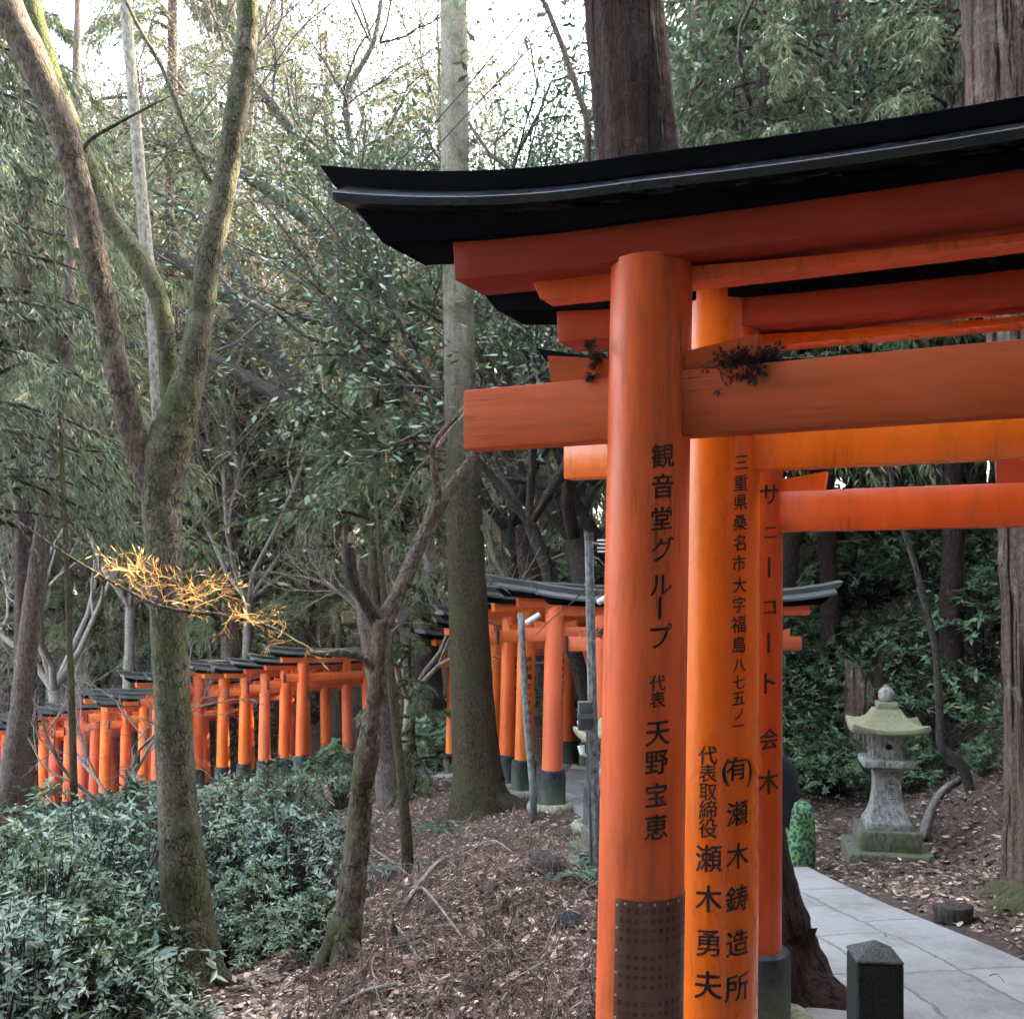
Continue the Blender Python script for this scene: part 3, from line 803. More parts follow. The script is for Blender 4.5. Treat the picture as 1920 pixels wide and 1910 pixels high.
# ---------------------------------------------------------------- lamp pole and lamp post
M['pole'] = bark_mat('stained grey concrete', (.10, .11, .105), (.22, .23, .225), scale=7, zs=.2, bumpd=.002, rough=.75)
M['steel'] = plain('grey painted steel', (.13, .14, .145), .45, .3)
M['white'] = plain('white plastic', (.72, .73, .72), .35)
M['boxgrey'] = plain('dark grey meter box', (.06, .065, .07), .5)
M['rubber'] = plain('black cable', (.012, .012, .013), .6)
Yp = 7.6
p0 = P(1118, HY, Yp); zb = hz(p0.x, Yp); pt = P(1104, 998, Yp)
lp = thing('lamp_pole', (p0.x, Yp, zb), 'grey octagonal lamp pole with a meter box, left of the salmon pillar', 'lamp pole')
tilt = (pt.x - p0.x) / (pt.z - zb)
def pz(z, dx=0, dy=0): return Vector((tilt * z + dx, dy, z))
H = pt.z - zb
MB().tube([pz(-.2), pz(H * .5), pz(H - .06)], [.040, .036, .033], 8).build('pole', M['pole'], lp)
MB().tube([pz(H - .06), pz(H)], [.036, .036], 8).build('cap', M['boxgrey'], lp)
def zpx(py): return P(0, py, Yp).z - zb
for q in (1095, 1350, 1440, 1500, 1600, 1650):
    z = zpx(q); MB().tube([pz(z - .012), pz(z + .012)], [.0405, .0405], 12).build('clamp', M['steel'], lp)
cb = MB().tube([pz(.02, -.045, -.02)] + [pz(z, -.043 + .004 * math.sin(z * 5), -.022) for z in np.linspace(.15, zpx(1370), 12)], .009, 8).build('conduit', M['steel'], lp)
MB().box(pz(zpx(1650), -.045, -.025), (.05, .04, .09)).build('junction_box', M['steel'], lp)
z0, z1 = zpx(1366), zpx(1313)
o = MB().box(pz((z0 + z1) / 2, -.062, -.045), (.10, .09, z1 - z0), 0).build('meter_box', M['boxgrey'], lp); bevel(o, .008)
MB().box(pz((z0 + z1) / 2 + .0, -.062, -.045), (.106, .096, .035)).build('box_band', M['steel'], lp)
for q in (1362, 1408):
    mb = MB(); z = zpx(q)
    mb.tube([pz(z + .05, -.095, -.04), pz(z - .01, -.085, -.05), pz(z - .03, -.055, -.04)], [.028, .02, .008], 8).build('insulator', M['white'], lp)
mb = MB()
for k in range(4): mb.tube([pz(zpx(1013 + k * 7), .06, 0), pz(zpx(1013 + k * 7), .13, -.01)], .006, 6)
mb.build('insulator_rack', M['white'], lp)
mb = MB().tube([pz(zpx(1018), .02, 0), pz(zpx(1024), .14, 0)], .008, 6)
mb.tube([pz(zpx(1045), .03, 0), pz(zpx(1048), .07, 0), pz(zpx(1058), .10, 0), pz(zpx(1060), .16, 0)], .006, 6)
mb.build('bracket', M['steel'], lp)
def lamp_tube(parent, a, b_, r):
    a, b_ = Vector(a), Vector(b_); d = (b_ - a)
    o = MB().tube([a, a + d * .04, a + d * .12, a + d * .88, a + d * .96, b_], [r * .5, r * .9, r, r, r * .9, r * .5], 12).build('lamp_tube', M['white'], parent, smooth=True)
    return o
lamp_tube(lp, pz(zpx(1130), .05, -.03), pz(zpx(1112), .17, -.06), .024)
MB().tube([pz(zpx(1118), .03, 0), pz(zpx(1100), .06, -.01), pz(zpx(1122), .08, -.03)], .007, 6).build('lamp_arm', M['steel'], lp)

Y2 = 12.0
def q2(px, py): return P(px, py, Y2)
b2 = q2(1000, 1508)
ps = thing('lamp_post', (b2.x, Y2, hz(b2.x, Y2)), 'bent grey lamp post with a white tube lamp in front of the orange gates', 'lamp post')
off = Vector(ps.location)
ln = [q2(x, y) - off for x, y in ((1001, 1520), (999, 1470), (994, 1420), (989, 1370), (984, 1300), (981, 1240), (978, 1190), (976, 1150))]
ln[0].z = -.1
MB().tube(ln, [.045, .045, .043, .042, .04, .04, .04, .04], 10).build('post', M['pole'], ps, smooth=True)
lamp_tube(ps, q2(986, 1168) - off + Vector((0, -.05, 0)), q2(1012, 1151) - off + Vector((0, -.08, 0)), .034)
# one more tube lamp further down the path
Y3 = 17.5
b3 = P(770, HY, Y3); p3 = thing('lamp_post', (b3.x, Y3, hz(b3.x, Y3)), 'far white tube lamp on a thin post left of the cedar trunk', 'lamp post')
off3 = Vector(p3.location)
MB().tube([Vector((0, 0, -.2)), P(768, 1380, Y3) - off3, P(755, 1250, Y3) - off3], [.03, .028, .025], 8).build('post', M['pole'], p3)
lamp_tube(p3, P(736, 1248, Y3) - off3, P(757, 1234, Y3) - off3, .045)

# ---------------------------------------------------------------- overhead wires
def wire(pts, r, label):
    pts = spline([tuple(p) for p in pts], 14)
    o = MB().tube(pts, r, 6, cap=True).build('overhead_cable', M['rubber'], None)
    return tag(o, label, 'cable', 'overhead cables')
wire([P(760, -60, 9), P(560, 5, 10.5), P(228, 390, 13.5), P(-60, 690, 16)], .007, 'upper black overhead cable crossing behind the forked tree')
wire([P(800, -60, 9), P(603, 20, 10.5), P(470, 190, 11.8), P(190, 640, 15), P(-60, 960, 17)], .007, 'lower black overhead cable crossing behind the forked tree')
wire([P(1010, 0, 8.6), P(860, 180, 9.6), P(700, 350, 10.8), P(440, 590, 13), P(300, 720, 14.5)], .006, 'thin overhead cable passing behind the tip of the black gate roof')
wire([P(1060, 20, 8.6), P(880, 210, 9.6), P(735, 360, 10.8), P(440, 640, 13), P(300, 770, 14.5)], .006, 'thin overhead cable just below the other by the gate roof tip')
wire([P(1120, 1085, 7.6), P(1060, 1140, 9), P(1035, 1160, 10.6), P(1005, 1190, 11.8)], .005, 'loose cable drooping between the grey lamp pole and the bent post')

# ---------------------------------------------------------------- person and bag beside the slender gate
M['coat'] = plain('black coat cloth', (.008, .008, .013), .85, var=.3, sc=40)
M['skin'] = plain('skin', (.50, .30, .22), .55, var=.08)
M['hair'] = plain('dark hair', (.012, .010, .009), .5)
Yq = 9.2; q = P(1453, HY, Yq)
pe = thing('person', (q.x, Yq, hz(q.x, Yq) + .03), 'person in a black coat, mostly hidden behind the slender orange pillar', 'person', None, R(20))
def skin_body(edges, name, mat, parent, lv=2):
    """edges: chains of (point, radius); joined where points coincide"""
    vs = []; rs = []; es = []; idx = {}
    def vid(p, r):
        k = tuple(round(c, 4) for c in p)
        if k not in idx: idx[k] = len(vs); vs.append(p); rs.append(r)
        return idx[k]
    for ch in edges:
        ids = [vid(p, r) for p, r in ch]; es += list(zip(ids[:-1], ids[1:]))
    me = bpy.data.meshes.new(name); me.from_pydata(vs, es, []); o = bpy.data.objects.new(name, me); COL.objects.link(o)
    md = o.modifiers.new('s', 'SKIN'); sv = me.skin_vertices[0].data
    for i, r in enumerate(rs):
        rr = r if isinstance(r, tuple) else (r, r); sv[i].radius = rr; sv[i].use_root = (i == 0)
    s2 = o.modifiers.new('d', 'SUBSURF'); s2.levels = lv; s2.render_levels = lv
    dg = bpy.context.evaluated_depsgraph_get(); m2 = bpy.data.meshes.new_from_object(o.evaluated_get(dg))
    bpy.data.objects.remove(o)
    m2.polygons.foreach_set('use_smooth', [True] * len(m2.polygons)); m2.materials.clear(); m2.materials.append(mat)
    return link(bpy.data.objects.new(name, m2), parent)
hip = (0, 0, .86); mid = (-.14, 0, 1.03); ch = (-.30, 0, 1.16); nk = (-.44, 0, 1.24)
legs = [[(hip, (.16, .14)), ((.0, s_ * .10, .74), .105), ((-.03, s_ * .10, .44), .07), ((.02 + s_ * .06, s_ * .10, .09), .05), ((-.12 + s_ * .06, s_ * .11, .035), (.045, .03))] for s_ in (-1, 1)]
arms = [[(ch, (.16, .13)), ((-.32, s_ * .17, 1.18), .075), ((-.24, s_ * .25, .96), .062), ((-.40, s_ * .22, .78), .048), ((-.46, s_ * .21, .74), .035)] for s_ in (-1, 1)]
body = skin_body([[(hip, (.16, .14)), (mid, (.145, .13)), (ch, (.16, .13)), (nk, .06), ((-.50, 0, 1.27), .055)]] + legs + arms, 'body', M['coat'], pe)
mb = MB(); mb.lathe([(.001, -.12), (.045, -.11), (.07, -.06), (.078, 0), (.076, .05), (.055, .095), (.001, .115)], 20, (-.57, 0, 1.34)); mb.box((-.653, 0, 1.33), (.02, .022, .035))
mb.build('head', M['skin'], body, smooth=True)
mb = MB(); mb.lathe([(.088, -.03), (.089, .03), (.08, .07), (.055, .11), (.001, .125)], 20, (-.555, 0, 1.35)); mb.build('hair', M['hair'], body, smooth=True)
mb = MB(); mb.loft([[(.0 + ox + a * math.cos(t), b_ * math.sin(t), z) for t in np.linspace(0, 6.283, 26, endpoint=False)] for z, a, b_, ox in ((.42, .20, .24, .01), (.55, .205, .24, .01), (.72, .20, .225, .01), (.90, .19, .20, -.01), (1.02, .165, .18, -.10), (1.12, .10, .12, -.2))])
mb.build('coat', M['coat'], body, smooth=True)

m, nt, b = new_mat('green leopard print cloth')
tc = N(nt, 'ShaderNodeTexCoord')
vo = N(nt, 'ShaderNodeTexVoronoi', inp={'Scale': 30.0, 'Randomness': 1.0}); nt.links.new(tc.outputs['Object'], vo.inputs['Vector'])
n1 = noise_tex(nt, 40, 4, .7)
ad = N(nt, 'ShaderNodeMath', operation='MULTIPLY_ADD'); nt.links.new(n1, ad.inputs[0]); ad.inputs[1].default_value = .5; nt.links.new(vo.outputs['Distance'], ad.inputs[2])
n2 = noise_tex(nt, 6, 3, .5)
base = ramp(nt, n2, [(.35, (.12, .23, .05)), (.65, (.13, .33, .16))])
nt.links.new(mixc(nt, ramp(nt, ad.outputs[0], [(.74, (1, 1, 1)), (.80, (0, 0, 0))]), base, (.02, .05, .035)), b.inputs['Base Color'])
b.inputs['Roughness'].default_value = .6; M['leopard'] = m
q = P(1493, HY, 9.1)
bg = thing('travel_bag', (q.x, 9.1, hz(q.x, 9.1) + .03), 'green leopard print travel bag standing beside the person in black', 'bag', None, R(15))
mb = MB(); rings = []
for z, a, b_ in ((.0, .085, .11), (.02, .11, .145), (.12, .12, .16), (.30, .118, .16), (.46, .112, .155), (.54, .10, .14), (.585, .075, .11), (.60, .03, .05), (.602, .005, .01)):
    a *= 1.12; b_ *= 1.12; z *= 1.08
    rings.append([(a * math.copysign(abs(math.cos(t)) ** .7, math.cos(t)) * (1 + .04 * math.sin(z * 30 + t * 3)), b_ * math.copysign(abs(math.sin(t)) ** .7, math.sin(t)), z) for t in np.linspace(0, 2 * math.pi, 28, endpoint=False)])
mb.loft(rings).build('bag_body', M['leopard'], bg, smooth=True)
MB().tube([(-.02, -.05, .57), (-.02, -.04, .66), (-.02, .04, .66), (-.02, .05, .57)], .012, 8).build('handle', M['coat'], bg, smooth=True)
# ---------------------------------------------------------------- plants: builders
def unit(a): return a / np.maximum(np.linalg.norm(a, axis=-1, keepdims=True), 1e-9)
def rdir(n, g=None):
    v = (g or rng).normal(size=(n, 3)); return unit(v)

def leaf_arr(C, D, Nn, L, W, fold=.12, droop=.0):
    """folded leaves, two quads each: returns verts (n*5,3), faces (n*2,4)"""
    n = len(C); D = unit(D); S = unit(np.cross(D, Nn)); U = unit(np.cross(S, D))
    L = np.broadcast_to(np.asarray(L, float).reshape(-1, 1), (n, 1)); W = np.broadcast_to(np.asarray(W, float).reshape(-1, 1), (n, 1))
    b_ = C; t = C + D * L - U * L * droop; mid = C + D * L * .45 - U * W * fold * 2
    r = C + D * L * .42 + S * W * .5; l = C + D * L * .42 - S * W * .5
    V = np.stack([b_, r, t, l, mid], 1).reshape(-1, 3)
    i = np.arange(n)[:, None] * 5
    Fq = np.stack([i + np.array([0, 1, 2, 4]), i + np.array([0, 4, 2, 3])], 1).reshape(-1, 4)
    return V, Fq

def blade_arr(C, D, Nn, L, W):
    """flat rhombic blades, one quad each"""
    n = len(C); D = unit(D); S = unit(np.cross(D, Nn))
    L = np.broadcast_to(np.asarray(L, float).reshape(-1, 1), (n, 1)); W = np.broadcast_to(np.asarray(W, float).reshape(-1, 1), (n, 1))
    V = np.stack([C, C + D * L * .4 + S * W * .5, C + D * L, C + D * L * .4 - S * W * .5], 1).reshape(-1, 3)
    return V, np.arange(n * 4).reshape(n, 4)

SUN_AZ, SUN_EL = R(58), R(32)      # azimuth clockwise from straight ahead: the sun stands right and ahead, beyond the hillside woods
SUN_D = np.array([math.sin(SUN_AZ) * math.cos(SUN_EL), math.cos(SUN_AZ) * math.cos(SUN_EL), math.sin(SUN_EL)])
# gaps in the canopy through which the sun reaches these spots
GAPS = [(np.array(P(x_, y_, Y_)), r_) for x_, y_, Y_, r_ in ((250, 1090, 6.5, .45), (330, 1110, 6.5, .5), (400, 1120, 6.5, .45), (500, 1180, 6.6, .4), (350, 1240, 7.35, .35), (1560, 930, 4.7, .35),
        (560, 930, 15, .8), (740, 760, 19, .9), (900, 930, 16, .9), (425, 820, 21, .8), (740, 1030, 22, .9), (440, 1430, 12, .4))]
def in_gap(Pn):
    k = np.zeros(len(Pn), bool)
    for q, r in GAPS:
        v = Pn - q; t = v @ SUN_D; d2 = (v * v).sum(1) - t * t; k |= (t > .6) & (d2 < r * r)
    return k

def seg_arr(segs, n=3):
    """segs: rows p0(3) p1(3) r0 r1 -> prisms"""
    A = np.asarray(segs, float); d = unit(A[:, 3:6] - A[:, :3])
    ref = np.where(np.abs(d[:, 2:3]) > .9, np.array([[1., 0, 0]]), np.array([[0, 0, 1.]]))
    a = unit(np.cross(d, ref)); b_ = np.cross(d, a); rings = []
    for p, r in ((A[:, :3], A[:, 6:7]), (A[:, 3:6], A[:, 7:8])):
        for k in range(n):
            th = 2 * math.pi * k / n; rings.append(p + (a * math.cos(th) + b_ * math.sin(th)) * r)
    V = np.stack(rings, 1).reshape(-1, 3); i = np.arange(len(A))[:, None] * 2 * n
    Fq = np.stack([i + np.array([k, (k + 1) % n, n + (k + 1) % n, n + k]) for k in range(n)], 1).reshape(-1, 4)
    return V, Fq

def join(parts):
    Vs = []; Fs = []; o = 0
    for V, Fq in parts: Vs.append(V); Fs.append(Fq + o); o += len(V)
    return np.concatenate(Vs), np.concatenate(Fs)

def obj_arr(name, VF, mat, parent=None, smooth=False):
    return link(bpy.data.objects.new(name, np_mesh(name, VF[0], VF[1], mat, smooth=smooth)), parent)

def grow(p, d, L, r, depth, segs, ends, g, kids=(2, 4), wander=.22, grav=0.0, taper=.55, spread=.7, nseg=4, shrink=.62, start=.3):
    p = np.array(p, float); d = unit(np.array(d, float)); l = L / nseg; pts = [p]
    for k in range(nseg):
        d = unit(d + g.normal(size=3) * wander + np.array([0, 0, grav])); q = p + d * l * g.uniform(.8, 1.2)
        r0 = r * (1 - (1 - taper) * k / nseg); r1 = r * (1 - (1 - taper) * (k + 1) / nseg)
        segs.append([*p, *q, r0, r1]); p = q; pts.append(p)
        if depth > 0 and (k + 1) / nseg > start:
            for c in range(int(round(g.uniform(*kids) / nseg + g.uniform(-.3, .6)))):
                nd = unit(d + rdir(1, g)[0] * spread); grow(p, nd, L * shrink * g.uniform(.7, 1.2), r1 * .62, depth - 1, segs, ends, g, kids, wander, grav, taper, spread, nseg, shrink, start)
    ends.append((p, d))
    if depth > 0:
        grow(p, unit(d + g.normal(size=3) * .25), L * shrink, r * taper, depth - 1, segs, ends, g, kids, wander, grav, taper, spread, nseg, shrink, start)

def foliage_at(ends, g, n=10, spread=.16, L=(.07, .12), wr=.42, flat=.5, up=.3):
    """leaves in loose flat clusters round twig ends"""
    Pn = np.array([e[0] for e in ends]); Dn = np.array([e[1] for e in ends])
    C = np.repeat(Pn, n, 0) + g.normal(size=(len(Pn) * n, 3)) * np.array([spread, spread, spread * flat])
    D = unit(np.repeat(Dn, n, 0) * .6 + rdir(len(C), g)); D[:, 2] *= .55
    Nn = unit(rdir(len(C), g) * .75 + np.array([0, 0, 1.0]))
    l = g.uniform(*L, size=len(C)); return C, D, Nn, l, l * wr

def cedar_sprays(P0, D0, Ls, g, blades=16, bl=.15, bw=.016, droop=.55):
    """hanging feathery sprays: P0 root points, D0 directions, Ls lengths"""
    n = len(P0); t = g.uniform(.05, 1, size=(n, blades, 1))
    D0 = unit(D0); sag = np.array([0, 0, -1.0])
    axis_p = P0[:, None, :] + D0[:, None, :] * (t * Ls[:, None, None]) + sag * (t ** 2 * Ls[:, None, None] * droop)
    tang = unit(D0[:, None, :] + sag * (2 * t * droop))
    side = unit(np.cross(tang, sag + 1e-3)); sg = g.choice([-1, 1], size=(n, blades, 1))
    D = unit(tang * .9 + side * sg * g.uniform(.2, .9, size=(n, blades, 1)) + sag * g.uniform(.0, .7, size=(n, blades, 1)) + g.normal(size=(n, blades, 3)) * .16)
    Nn = rdir(n * blades, g); L = g.uniform(.6, 1.25, size=n * blades) * bl
    return axis_p.reshape(-1, 3), D.reshape(-1, 3), Nn, L, bw * g.uniform(.7, 1.3, size=n * blades)

def cedar_arrays(h, rad, z0, g, nb=70, sprays=26, blades=12, bl=.2, bw=.022, droop=.5, thin=1.0, trunk_r=.16, lean=0.0):
    segs = []; Pn = []; Dn = []; Ln = []
    tz = np.linspace(-.3, h, 14); tx = np.cumsum(g.normal(size=14) * .03) + lean * tz
    for k in range(13): segs.append([tx[k], 0, tz[k], tx[k + 1], 0, tz[k + 1], trunk_r * (1 - .8 * k / 13), trunk_r * (1 - .8 * (k + 1) / 13)])
    for k in range(nb):
        u = g.uniform(0, 1) ** .85; z = z0 + (h - z0) * u; az = g.uniform(0, 6.283)
        L = rad * (1 - .78 * u) * g.uniform(.55, 1.1); d = np.array([math.cos(az), math.sin(az), g.uniform(-.05, .35)]); p = np.array([np.interp(z, tz, tx), 0, z]); ns = 5
        for q in range(ns):
            dd = unit(d + np.array([0, 0, -.16 * q])); nx = p + dd * L / ns
            segs.append([*p, *nx, .022 * (1 - q / ns) + .006, .022 * (1 - (q + 1) / ns) + .005])
            m_ = int(sprays / ns * (.4 + q * .35))
            for w in range(m_):
                Pn.append(p + (nx - p) * g.uniform()); Dn.append(unit(dd + rdir(1, g)[0] * .65)); Ln.append(L * g.uniform(.12, .3))
            p = nx
    lv = cedar_sprays(np.array(Pn), np.array(Dn), np.array(Ln), g, blades, bl, bw, droop)
    return segs, lv

def oak_arrays(h, g, nl=5, spread=.65, depth=3, leaves=9, L=(.10, .17), trunk_r=.15, fork=.35, first=.42, lspread=.22, grav=.04, up=.9):
    segs = []; ends = []
    p = np.array([0, 0, -.3]); d = np.array([0, 0, 1.]); n = 6
    for k in range(n):
        d = unit(d + g.normal(size=3) * .06); q = p + d * (h * fork + .3) / n; segs.append([*p, *q, trunk_r * (1.15 - .25 * k / n), trunk_r * (1.15 - .25 * (k + 1) / n)]); p = q
    for k in range(nl):
        az = 6.283 * (k + g.uniform(-.3, .3)) / nl; dd = unit(np.array([math.cos(az) * spread, math.sin(az) * spread, up]))
        grow(p, dd, h * first, trunk_r * .55, depth, segs, ends, g, (3, 5), .16, grav, .6, .75, 4, .6, .25)
    return segs, (foliage_at(ends, g, leaves, lspread, L) if leaves else None)

# leaf and bark materials
M['lf_shrub'] = leaf_mat('glossy evergreen leaf', [(0, (0.057, 0.1, 0.054)), (0.45, (0.104, 0.164, 0.087)), (0.85, (0.162, 0.231, 0.124)), (0.95, (0.162, 0.231, 0.124)), (0.985, (0.166, 0.148, 0.055)), (1, (0.151, 0.09, 0.046))], .30, .6, .18)
M['lf_bank'] = leaf_mat('bank shrub leaf', [(0, (0.045, 0.096, 0.05)), (0.5, (0.092, 0.169, 0.083)), (0.9, (0.15, 0.261, 0.116)), (1, (0.251, 0.296, 0.072))], .36, .5, .2)
M['lf_oak'] = leaf_mat('evergreen oak leaf', [(0, (0.053, 0.071, 0.027)), (0.5, (0.106, 0.124, 0.044)), (0.85, (0.162, 0.174, 0.062)), (1, (0.267, 0.199, 0.062))], .45, .45, 0.1)
M['lf_dark'] = leaf_mat('dark evergreen leaf', [(0, (0.035, 0.073, 0.038)), (0.6, (0.086, 0.152, 0.074)), (1, (0.145, 0.223, 0.103))], .42, .5, 0.08)
M['lf_cedar'] = leaf_mat('cedar foliage', [(0, (0.06, 0.097, 0.049)), (0.5, (0.11, 0.162, 0.076)), (0.82, (0.164, 0.209, 0.085)), (0.9, (0.272, 0.184, 0.093)), (1, (0.355, 0.209, 0.105))], .6, .3, 0.06)
M['lf_cedarbrown'] = leaf_mat('browning cedar foliage', [(0, (0.053, 0.084, 0.048)), (0.5, (0.09, 0.126, 0.068)), (0.8, (0.125, 0.145, 0.082)), (0.93, (0.176, 0.157, 0.089)), (1, (0.249, 0.189, 0.096))], .65, .3, 0.06)
M['lf_yellow'] = leaf_mat('leaf coloured sunlit yellow', [(0, (.16, .13, .03)), (.5, (.30, .21, .05)), (1, (.42, .26, .07))], .5, .4, .45)  # the yellow stands in for sunlight on the leaves
M['lf_blue'] = leaf_mat('blue green shrub leaf', [(0, (0.061, 0.104, 0.068)), (0.6, (0.114, 0.176, 0.125)), (1, (0.176, 0.242, 0.162))], .28, .6, .15)
M['tan'] = leaf_mat('dry tan sprig', [(0, (0.504, 0.269, 0.078)), (0.5, (0.874, 0.515, 0.157)), (1, (0.9, 0.717, 0.314))], .6, .3, .35)
M['deadsprig'] = leaf_mat('dead dark sprig', [(0, (.02, .012, .014)), (1, (.07, .045, .045))], .8, .2, 0)
M['litter'] = leaf_mat('fallen leaves', [(0, (0.082, 0.048, 0.034)), (0.3, (0.164, 0.1, 0.074)), (0.55, (0.28, 0.185, 0.139)), (0.78, (0.445, 0.317, 0.242)), (0.92, (0.642, 0.496, 0.389)), (1, (0.771, 0.614, 0.476))], .7, .3, .1)
M['dryfrond'] = leaf_mat('dry brown cedar frond', [(0, (.045, .024, .016)), (.6, (.11, .058, .035)), (1, (.19, .11, .065))], .75, .2, 0)
M['twigs'] = leaf_mat('fallen twigs', [(0, (0.076, 0.048, 0.041)), (0.6, (0.18, 0.123, 0.098)), (0.9, (0.305, 0.218, 0.172)), (1, (0.471, 0.356, 0.27))], .85, .2, 0)
M['fern'] = leaf_mat('fern frond', [(0, (.05, .11, .06)), (1, (.11, .20, .12))], .5, .4, .35)
M['bk_main'] = bark_mat('grey mossy bark', (.060, .050, .036), (.19, .165, .12), moss=(.070, .085, .026), mossamt=.40, scale=17, zs=.42, bumpd=.018, lichen=(.22, .21, .16), flake=.85)
M['bk_moss'] = bark_mat('mossy bark', (.050, .042, .028), (.13, .115, .08), moss=(.075, .090, .024), mossamt=.62, scale=15, zs=.4, bumpd=.02, flake=.8)
M['bk_smooth'] = bark_mat('smooth pinkish brown bark', (.050, .036, .028), (.15, .115, .09), moss=(.07, .09, .02), mossamt=.18, scale=9, zs=.45, bumpd=.014, lichen=(.21, .185, .145), flake=.6)
M['bk_pale'] = bark_mat('pale cedar bark', (.13, .115, .09), (.29, .27, .225), scale=8, zs=.06, bumpd=.012, lichen=(.34, .33, .28))
M['bk_cedar'] = bark_mat('olive brown cedar bark', (.035, .027, .016), (.085, .068, .042), moss=(.07, .075, .02), mossamt=.3, scale=9, zs=.05, bumpd=.03)
M['bk_cedar2'] = bark_mat('cedar bark bleaching upward', (.030, .023, .014), (.085, .068, .042), moss=(.06, .066, .02), mossamt=.3, scale=10, zs=.05, bumpd=.03, blend=((.10, .085, .06), (.31, .28, .22), 2.6, 5.2))
M['bk_red'] = bark_mat('dark red cedar bark', (.014, .009, .009), (.058, .034, .031), scale=8, zs=.06, bumpd=.035, lichen=(.12, .09, .085))
M['bk_redlow'] = bark_mat('dark fluted cedar bark', (.016, .009, .008), (.072, .038, .031), moss=(.035, .034, .016), mossamt=.2, scale=9, zs=.05, bumpd=.04, lichen=(.085, .062, .055), gap=.9)
M['bk_strip'] = bark_mat('stripping cypress bark', (.035, .020, .016), (.22, .15, .12), scale=10, zs=.05, bumpd=.05, lichen=(.30, .26, .22), gap=1.0)
M['bk_mossroot'] = bark_mat('moss covered root', (.04, .03, .02), (.12, .095, .06), moss=(.10, .105, .045), mossamt=.6, scale=8, zs=.4, bumpd=.03)
M['bk_dark'] = bark_mat('dark branch bark', (.022, .019, .016), (.075, .065, .055), scale=10, zs=.3, bumpd=.01)
M['bk_grey'] = bark_mat('grey twig bark', (.10, .085, .072), (.27, .235, .205), scale=10, zs=.3, bumpd=.005)
M['bk_greyd'] = bark_mat('grey brown trunk bark', (.06, .045, .04), (.15, .115, .10), scale=8, zs=.15, bumpd=.015)
M['wood_cut'] = plain('grey split wood', (.22, .17, .13), .85)

# ---------------------------------------------------------------- the trees one can tell apart
def limb(mb, pts, Y, n=14, rough=.16, seed=0, sub=7, dY=None, flute=0.0, fn=7, flare=None):
    """pts: (px, py, width_px) traced; becomes a round limb standing Y metres away"""
    A = []
    for k, q in enumerate(pts):
        y = Y + (dY[k] if dY else 0); p = P(q[0], q[1], y); A.append((p.x, p.y, p.z, q[2] / 2 / F * y))
    S = spline(A, sub)
    mb.tube([tuple(s_[:3]) for s_ in S], [float(s_[3]) for s_ in S], n, True, rough, seed, flute, fn); return mb

def root_tubes(mb, base, r, specs, seed=0):
    """buttress roots growing out of the trunk's heart: (azimuth deg, length, start height)"""
    for k, (az, L, h) in enumerate(specs):
        a = R(az); pts = []; rr = []
        for t in np.linspace(0, 1, 14):
            d = r * .15 + (r * .75 + L) * t ** 1.25; w_ = a + .22 * math.sin(t * 3 + k) * t; x = base[0] + math.cos(w_) * d; y = base[1] + math.sin(w_) * d
            z = hz(x, y) + h * (1 - t) ** 3.2 + .02 - .06 * t; pts.append((x, y, z)); rr.append(r * (.60 * (1 - t) ** 1.2 + .11))
        mb.tube(pts, rr, 14, True, .16, seed + k)
    return mb

# forked mossy tree on the left
YF = 7.4; b0 = P(338, HY, YF)
t1 = thing('forked_tree', (b0.x, YF, hz(b0.x, YF)), 'tall mossy tree forking into three stems, at the left of the picture', 'tree')
def sub(o, par):
    """keep world place when parenting"""
    o.parent = par; o.matrix_parent_inverse = Matrix.Translation(-Vector(par.location)); return o
mb = MB(); limb(mb, [(372, 1915, 150), (362, 1830, 118), (352, 1740, 100), (344, 1650, 88), (333, 1500, 72), (322, 1300, 66), (312, 1120, 63), (304, 1000, 66), (303, 920, 74), (312, 850, 84), (332, 785, 72), (352, 720, 58), (368, 650, 50), (379, 570, 47), (392, 480, 46), (406, 420, 46), (424, 330, 43), (440, 230, 42), (450, 160, 42), (462, 80, 40), (466, -20, 38), (470, -120, 36)], YF, 30, .10, 3, 9, flute=.03, fn=5)
sub(mb.build('trunk', M['bk_main'], None, smooth=True), t1)
mb = MB(); limb(mb, [(304, 960, 40), (284, 905, 50), (262, 850, 50), (240, 780, 48), (213, 660, 44), (185, 520, 46), (152, 370, 48), (115, 235, 52), (60, 110, 58), (10, 10, 62), (-50, -120, 64)], YF, 22, .12, 5, dY=[.0, -.02, -.05, -.1, -.15, -.2, -.25, -.3, -.35, -.4, -.5])
sub(mb.build('stem', M['bk_smooth'], None, smooth=True), t1)
mb = MB()
limb(mb, [(402, 352, 12), (385, 325, 11), (362, 275, 10), (330, 190, 9), (300, 120, 8), (262, 55, 7), (235, 0, 6)], YF, 8, .1, 2)
sub(mb.build('branch', M['bk_main'], None, smooth=True), t1)
mb = MB(); limb(mb, [(322, 860, 56), (322, 790, 40), (316, 700, 34), (309, 610, 34), (288, 535, 36), (250, 470, 38), (203, 402, 36), (163, 310, 38), (125, 220, 38), (90, 120, 36), (62, 20, 34), (40, -100, 30)], YF, 18, .12, 9, dY=[.0, .06, .12, .15, .2, .25, .3, .35, .4, .45, .5, .6])
limb(mb, [(152, 290, 9), (170, 262, 8), (220, 232, 6), (290, 195, 4), (320, 180, 2)], YF, 6, .1, 2, dY=[.3] * 5)
sub(mb.build('stem', M['bk_moss'], None, smooth=True), t1)
mb = MB(); bb = P(352, 1900, YF); root_tubes(mb, (bb.x, bb.y), .19, [(-22, .42, .85), (8, .36, .7), (-165, .30, .4), (-80, .22, .35), (60, .3, .5), (-48, .25, .6)], 3)
